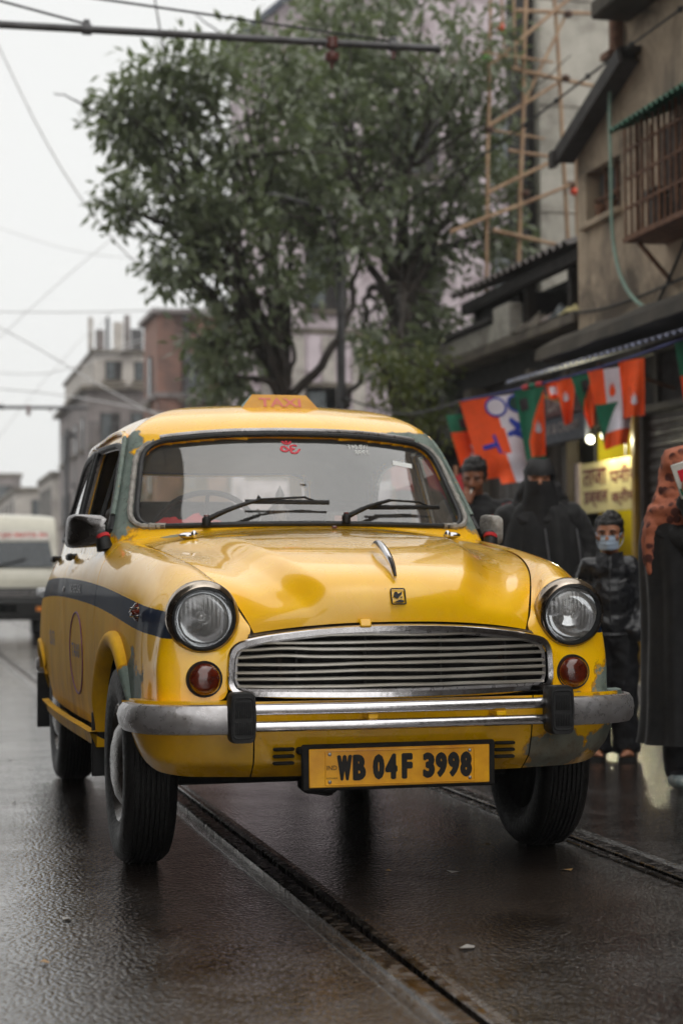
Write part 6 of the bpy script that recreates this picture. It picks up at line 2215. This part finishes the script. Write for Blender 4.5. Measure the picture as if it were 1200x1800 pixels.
def hand(parent, c, R, s=1.0, skin=SK, curl=.6, side=1, name='hand'):
    """palm towards local -y, fingers along local +z; five unequal bent fingers"""
    R = np.array(R)
    c = np.array(c)
    f = lambda *p: c + R @ (np.array(p) * s)
    mb = MB().box(f(0, 0, .0), np.array((.074, .026, .085)) * s, r=.011 * s, R=R)
    for i, (x, L) in enumerate(((-.029, .066), (-.010, .078), (.010, .074), (.028, .058))):
        p0 = np.array((x * side, 0, .036))
        a1, a2 = curl * .8, curl * 1.7
        p1 = p0 + L * .5 * np.array((0, -math.sin(a1), math.cos(a1)))
        p2 = p1 + L * .5 * np.array((0, -math.sin(a2), math.cos(a2)))
        cap(mb, [f(*p0), f(*p1), f(*p2)], [.0095 * s, .009 * s, .007 * s], 8)
    cap(mb, [f(-.030 * side, -.004, -.025), f(-.055 * side, -.022, .002), f(-.056 * side, -.040, .030)], [.013 * s, .011 * s, .008 * s], 8)
    return remesh(mb, .0042, name, skin, parent, 3)

def robe(levels, n=64, folds=9, amp=.02, seed=0, hem=.0):
    """draped cloth: levels [(z, cx, cy, rx, ry)] top to bottom"""
    Lv = np.array(levels, float)
    ev = spl(np.arange(len(Lv)), Lv)
    G = []
    m = 46
    for j in range(m):
        t = j / (m - 1) * (len(Lv) - 1)
        z, cx, cy, rx, ry = ev(np.array(t))
        row = []
        for i in range(n):
            a = 2 * PI * i / n
            fo = amp * (j / m) ** .8 * (math.sin(a * folds + seed + .5 * math.sin(j * .12)) * .6 + mnoise.noise((math.cos(a) * 2, math.sin(a) * 2, z * 2.2 + seed)) * .9)
            row.append((cx + math.cos(a) * (rx + fo), cy + math.sin(a) * (ry + fo), z + (hem * math.sin(a * 3) if j == m - 1 else 0)))
        G.append(row)
    return G

def cap_grid(mb, row, z):
    i = mb.n
    mb.add(row, [tuple(range(len(row)))])

# ---------------------------------------------------------------- boy in a surgical mask
boy = empty('person', (1.97, 2.50, 0), -.40, label='boy in black leather jacket and pale blue surgical mask beside the headlight', cat='person')
mb = MB()
for s in (1, -1):
    cap(mb, [(s * .058, .0, .60), (s * .064, -.012, .34), (s * .070, .010, .075)], [.080, .066, .060])
    mb.tube([(s * .070, .01, .08), (s * .071, .012, .035)], [.062, .066], 14)
mb.ball((0, .0, .60), (.122, .092, .085), 18)
trs = remesh(mb, .011, 'trousers', DENIM, boy, 4, fold=.007)
mb = MB()
mb.ball((0, 0, .66), (.122, .096, .075), 20)
mb.ball((0, 0, .79), (.120, .096, .15), 20)
mb.ball((0, .005, .915), (.122, .084, .080), 20)
for s in (1, -1):
    cap(mb, [(s * .102, .005, .935), (s * .140, .025, .80), (s * .142, -.005, .68), (s * .116, -.06, .615)], [.050, .044, .041, .038])
    mb.tube([(s * .126, -.04, .632), (s * .112, -.068, .606)], [.042, .041], 12)
cap(mb, [(-.10, .005, .952), (.10, .005, .952)], [.045, .045])
mb.tube([(0, .0, .93), (0, .0, 1.0)], [.085, .062], 16)
jk = remesh(mb, .010, 'jacket', LEATHER, boy, 4, fold=.007)
MB().tube([(0, -.098, .64), (0, -.099, .78), (0, -.088, .92), (0, -.064, .985)], .003, 6).build('zip', LEATHER, jk)
for s in (1, -1):
    G = [[(s * (.012 + .055 * u), -.070 + .05 * u - .02 * (1 - v), .965 + .045 * v + .01 * u) for u in np.linspace(0, 1, 6)] for v in np.linspace(-.6, 1, 6)]
    MB().grid(G).build('collar', LEATHER, jk)
    MB().tube([(s * .042, -.098, .865), (s * .080, -.086, .882)], .004, 6).build('pocket_zip', ZIP if s > 0 else LEATHER, jk)
    MB().tube([(s * .06, -.103, .70), (s * .105, -.080, .735)], .004, 6).build('pocket_zip', LEATHER, jk)
MB().tube([(.118 * math.cos(a), .096 * math.sin(a), .612) for a in np.linspace(0, 2 * PI, 32, endpoint=False)], .010, 8, closed=True).build('hem', LEATHER, jk)
hd, f, k = head(boy, (.0, -.012, 1.105), .185, -.12, .10, SK2, hairvol=1.06, fringe=.056)
# mask
G = []
for v in np.linspace(0, 1, 15):
    row = []
    for u in np.linspace(-1, 1, 21):
        a = u * 1.15
        zz = .000 - .088 * v
        rx, ry = .071 - .010 * v, .086 + .022 * math.sin(v * PI * .8) * (1 - abs(u)) + .014 * math.exp(-(u / .25) ** 2) * (1 - v)
        pl = .003 * math.cos(v * PI * 7) * (1 - abs(u) ** 4)
        row.append(f(math.sin(a) * rx, -math.cos(a) * (ry + pl) + .002, zz - .006 * u * u * (1 - 2 * v)))
    G.append(row)
mk = MB().grid(G).build('face_mask', MASK, hd, angle=0)
for s in (1, -1):
    MB().tube(curve([f(s * .064, -.038, -.008), f(s * .080, .0, .012), f(s * .080, .022, -.01), f(s * .076, .012, -.04), f(s * .056, -.036, -.078)], 16), .0022, 5).build('ear_loop', MASK, mk)
for s in (1, -1):
    mb = MB()
    mb.ball((s * .075, -.045, .038), (.036, .085, .026), 14)
    mb.ball((s * .074, .02, .055), (.030, .036, .045), 12)
    for i in range(5):
        mb.ball((s * (.050 + .0125 * i), -.125 + .008 * i, .030), (.009 + (.004 if i == 0 else 0), .016, .010), 8)
    ft = remesh(mb, .006, 'foot', SK2, boy, 2)
    MB().prism(rpoly([(s * .075 - .046, -.142), (s * .075 + .046, -.130), (s * .075 + .040, .06), (s * .075 - .034, .06)], .025, 4), .0, .022).build('sandal_sole', SANDAL, ft, fixn=True)
    for y in (-.085, -.03):
        MB().tube([(s * .075 - .042, y, .022), (s * .075 - .026, y - .005, .058), (s * .075 + .004, y - .008, .068), (s * .075 + .034, y, .050), (s * .075 + .044, y + .005, .022)], .008, 8, flat=(.5, 1.7)).build('sandal_strap', SANDAL, ft)

# ---------------------------------------------------------------- woman in black veil
wv = empty('person', (2.02, 3.62, 0), -.38, label='person in full black robe and face veil standing behind the taxi bonnet', cat='person')
lv = [(1.34, 0, .02, .06, .06), (1.29, 0, .02, .16, .11), (1.20, 0, .02, .225, .145), (1.05, 0, .01, .255, .17), (.85, 0, 0, .26, .18), (.6, 0, 0, .25, .19), (.3, 0, 0, .27, .21), (.03, 0, 0, .30, .24)]
G = robe(lv, 96, 11, .032, 1.3)
mb = MB().grid(G, cv=True)
rb = mb.build('robe', BLACKC, wv, angle=0)
mb = MB()
for s in (1, -1):
    cap(mb, [(s * .17, .01, 1.22), (s * .245, .0, 1.02), (s * .215, -.10, .84)], [.085, .08, .07])
remesh(mb, .016, 'sleeve', BLACKC, rb, 4, fold=.010)
hd, f, k = head(wv, (0, -.02, 1.435), .205, .05, .04, SK2, hair=False, ears=False)
# head scarf
mb = MB()
mb.ball(f(0, .046, .030), np.array((.092, .104, .098)) * k, 24)
mb.ball(f(0, .045, -.05), np.array((.098, .095, .11)) * k, 20)
cap(mb, [f(-.085, .03, -.06), f(-.13, .04, -.20), f(-.17, .03, -.34)], [.045, .055, .045])
cap(mb, [f(.085, .03, -.06), f(.135, .04, -.20), f(.20, .03, -.33)], [.045, .060, .05])
cap(mb, [f(0, .08, -.06), f(0, .12, -.30)], [.09, .11])
mb.ball(f(0, .02, -.26), (.22, .13, .10), 20)
sc = remesh(mb, .011, 'head_scarf', BLACKV, wv, 5, fold=.008)
MB().grid([[f(math.sin(a) * (.090 - .030 * v ** 2.5), -.004 + .034 * v * v - math.cos(a) * (.092 - .030 * v ** 2), .024 + .100 * v - .004 * math.cos(a * 2)) for a in np.linspace(-1.5, 1.5, 24)] for v in np.linspace(0, 1, 6)]).build('brow_band', BLACKV, sc, angle=0)
G = []
for v in np.linspace(0, 1, 26):
    row = []
    for a in np.linspace(-1.45, 1.45, 30):
        r = .088 + .030 * v + .010 * v * math.sin(a * 6 + v * 3)
        x = math.sin(a) * (r + .022 * v)
        y = -.010 - math.cos(a) * (r + .012 * math.exp(-(a / .3) ** 2) * math.exp(-((v - .12) / .1) ** 2))
        row.append(f(x, y, -.008 - .36 * v * (1 - .12 * a * a)))
    G.append(row)
MB().grid(G).build('face_veil', BLACKV, sc, angle=0)
for s, x0 in ((1, .20), (-1, .03)):
    MB().tube(curve([(x0, -.150 if x0 < .1 else -.09, 1.16), (x0 + .02, -.185 if x0 < .1 else -.13, 1.0), (x0 + .03, -.205 if x0 < .1 else -.145, .84)], 10), .005, 6).build('piping', GREYP, rb)

# ---------------------------------------------------------------- smoking man
mn = empty('person', (2.10, 5.0, 0), -.34, label='man in black jacket with red sleeve stripes smoking, head bowed, beside the windscreen pillar', cat='person')
mb = MB()
for s in (1, -1):
    cap(mb, [(s * .09, 0, .82), (s * .10, -.02, .46), (s * .10, .02, .06)], [.10, .075, .055])
    mb.ball((s * .10, -.06, .045), (.045, .12, .045), 12)
mb.ball((0, 0, .84), (.17, .12, .11), 16)
remesh(mb, .016, 'trousers', DENIM, mn, 4)
mb = MB()
mb.ball((0, 0, .95), (.185, .125, .15), 18)
mb.ball((0, 0, 1.15), (.205, .13, .20), 18)
mb.ball((0, .01, 1.29), (.20, .11, .09), 18)
cap(mb, [(-.15, .01, 1.325), (.15, .01, 1.325)], [.062, .062])
cap(mb, [(.19, .01, 1.31), (.25, .03, 1.06), (.22, -.06, .84)], [.078, .066, .052])
cap(mb, [(-.19, .01, 1.31), (-.215, -.11, 1.10), (-.115, -.205, 1.255)], [.078, .066, .050])
mb.tube([(0, .02, 1.31), (0, .01, 1.42)], [.10, .075], 16)
jk = remesh(mb, .013, 'jacket', BLACKC, mn, 4, fold=.008)
for dz in (0, .045):
    P = [(.205 + .055 * t - dz * .7, -.076 - .012 * math.sin(t * PI), 1.36 - .30 * t - dz * .2) for t in np.linspace(0, 1, 12)]
    MB().tube(P, .013, 8, flat=(1, .6)).build('sleeve_stripe', REDJ, jk)
MB().tube([(.285, -.02, 1.30), (.30, -.02, 1.14)], .014, 8).build('sleeve_stripe', REDJ, jk)
MB().tube([(.10, -.126, 1.28), (.12, -.135, 1.12)], .010, 8).build('chest_stripe', REDJ, jk)
hd, f, k = head(mn, (-.01, -.055, 1.515), .215, -.15, .24, SK, hairvol=1.16, fringe=.070)
MB().tube([f(-.018, -.082, -.046), f(.018, -.082, -.046)], .010 * k, 8).build('moustache', HAIR, hd)
hn = hand(mn, f(-.030, -.108, -.100), np.array(Matrix.Rotation(.35, 3, 'Y') @ Matrix.Rotation(-.25, 3, 'X') @ Matrix.Rotation(PI, 3, 'Z')), 1.0, SK, .75, -1)
cg = MB().tube([f(-.004, -.094, -.052), f(-.002, -.150, -.066)], .0042, 8).build('cigarette', pmat('cigarette_white', lin((226, 222, 214)), .7), None, label='lit white cigarette between the lips of the man in black jacket', cat='cigarette')
cg.matrix_world = Matrix.Translation((2.10, 5.0, 0)) @ Matrix.Rotation(-.34, 4, 'Z')

# ---------------------------------------------------------------- woman in rust scarf on the phone
wr = empty('person', (1.845, 1.30, 0), -.2, label='person in black robe and rust patterned headscarf holding a phone at the right edge', cat='person')
lv = [(1.26, 0, .0, .06, .06), (1.20, 0, .0, .15, .11), (1.10, 0, 0, .20, .145), (.95, 0, 0, .205, .165), (.75, 0, 0, .20, .17), (.5, 0, 0, .205, .18), (.28, 0, 0, .215, .19), (.19, 0, 0, .225, .20)]
G = robe(lv, 96, 10, .026, 4.1)
rb = MB().grid(G, cv=True).build('robe', BLACKC, wr, angle=0)
mb = MB()
for s in (1, -1):
    cap(mb, [(s * .07, 0, .5), (s * .07, 0, .08)], [.07, .055])
    mb.ball((s * .07, -.05, .05), (.04, .10, .04), 12)
remesh(mb, .014, 'legs', DENIM, wr, 3)
for s in (1, -1):
    mb = MB().ball((s * .07, -.06, .038), (.046, .12, .038), 14)
    mb.build('shoe', pmat('pale_shoe', lin((160, 168, 166)), .6, 0, .2, 20, col2=lin((64, 96, 104))), wr)
mb = MB()
cap(mb, [(-.12, -.02, 1.08), (.03, -.22, 1.05), (-.055, -.20, 1.20)], [.072, .060, .044])
cap(mb, [(.16, .0, 1.14), (.22, -.05, .95), (.10, -.17, .86)], [.080, .066, .050])
remesh(mb, .014, 'sleeve', BLACKC, rb, 4, fold=.010)
hd, f, k = head(wr, (-.025, -.02, 1.345), .195, .75, .12, SK2, hair=False, ears=False)
mb = MB()
mb.ball(f(0, .026, .030), np.array((.086, .100, .096)) * k, 24)
mb.ball(f(0, .050, -.05), np.array((.084, .078, .10)) * k, 20)
cap(mb, [f(0, .045, -.06), f(0, .04, -.17)], [.075, .085])
for j, (zz, rr_x, rr_y, th_) in enumerate(((-.11, .085, .075, .020), (-.145, .105, .085, .022), (-.185, .135, .100, .024))):
    mb.tube([f(math.cos(a) * rr_x, .02 + math.sin(a) * rr_y, zz + .018 * math.sin(a + j * 1.3) + .010 * math.sin(a * 3 + j)) for a in np.linspace(0, 2 * PI, 26, endpoint=False)], th_, 8, closed=True)
mb.ball((-.012, -.012, 1.135), (.180, .132, .075), 24)
mb.ball((-.03, -.05, 1.165), (.125, .105, .07), 20)
mb.tube([(-.165, -.05, 1.13), (-.184, -.06, 1.02), (-.186, -.06, .90)], [.030, .020, .012], 8)
mb.tube([(-.172, -.02, 1.13), (-.192, -.02, 1.02), (-.190, -.02, .94)], [.026, .016, .010], 8)
remesh(mb, .010, 'head_scarf', SCARF, wr, 3, fold=.008)
hn = hand(wr, (-.062, -.200, 1.262), np.array(Matrix.Rotation(.9, 3, 'Z') @ Matrix.Rotation(-.35, 3, 'X')), .95, SK2, .8, 1)
ph = MB().box((0, 0, 0), (.075, .010, .150), r=.004)
pho = ph.build('phone', pmat('phone_case_white', lin((206, 206, 200)), .4), None, label='phone in a white and red case held by the person in the rust headscarf', cat='phone')
MB().box((.006, -.0062, .02), (.045, .003, .05), r=.001).build('case_print', REDJ, pho)
MB().box((-.02, -.0062, -.045), (.02, .003, .03), r=.001).build('case_print', FLM['g'], pho)
pho.matrix_world = Matrix.Translation((1.845, 1.30, 0)) @ Matrix.Rotation(-.2, 4, 'Z') @ Matrix.Translation((-.075, -.243, 1.295)) @ Matrix.Rotation(-.3, 4, 'Y') @ Matrix.Rotation(-.35, 4, 'Z')

# ================================================================ air
HZ = MB().box((0, 60, 9), (90, 190, 22))
hzm = bpy.data.materials.new('street_haze')
hzm.use_nodes = True
nt = hzm.node_tree
nt.nodes.remove(nt.nodes['Principled BSDF'])
pv_ = nt.nodes.new('ShaderNodeVolumePrincipled')
pv_.inputs['Color'].default_value = (.93, .94, .95, 1)
pv_.inputs['Density'].default_value = .0011
pv_.inputs['Anisotropy'].default_value = .3
nt.links.new(pv_.outputs[0], nt.nodes['Material Output'].inputs['Volume'])
hz_o = HZ.build('haze', hzm, None, smooth=False, kind='stuff')
hz_o['label'] = 'pale wet haze filling the street'
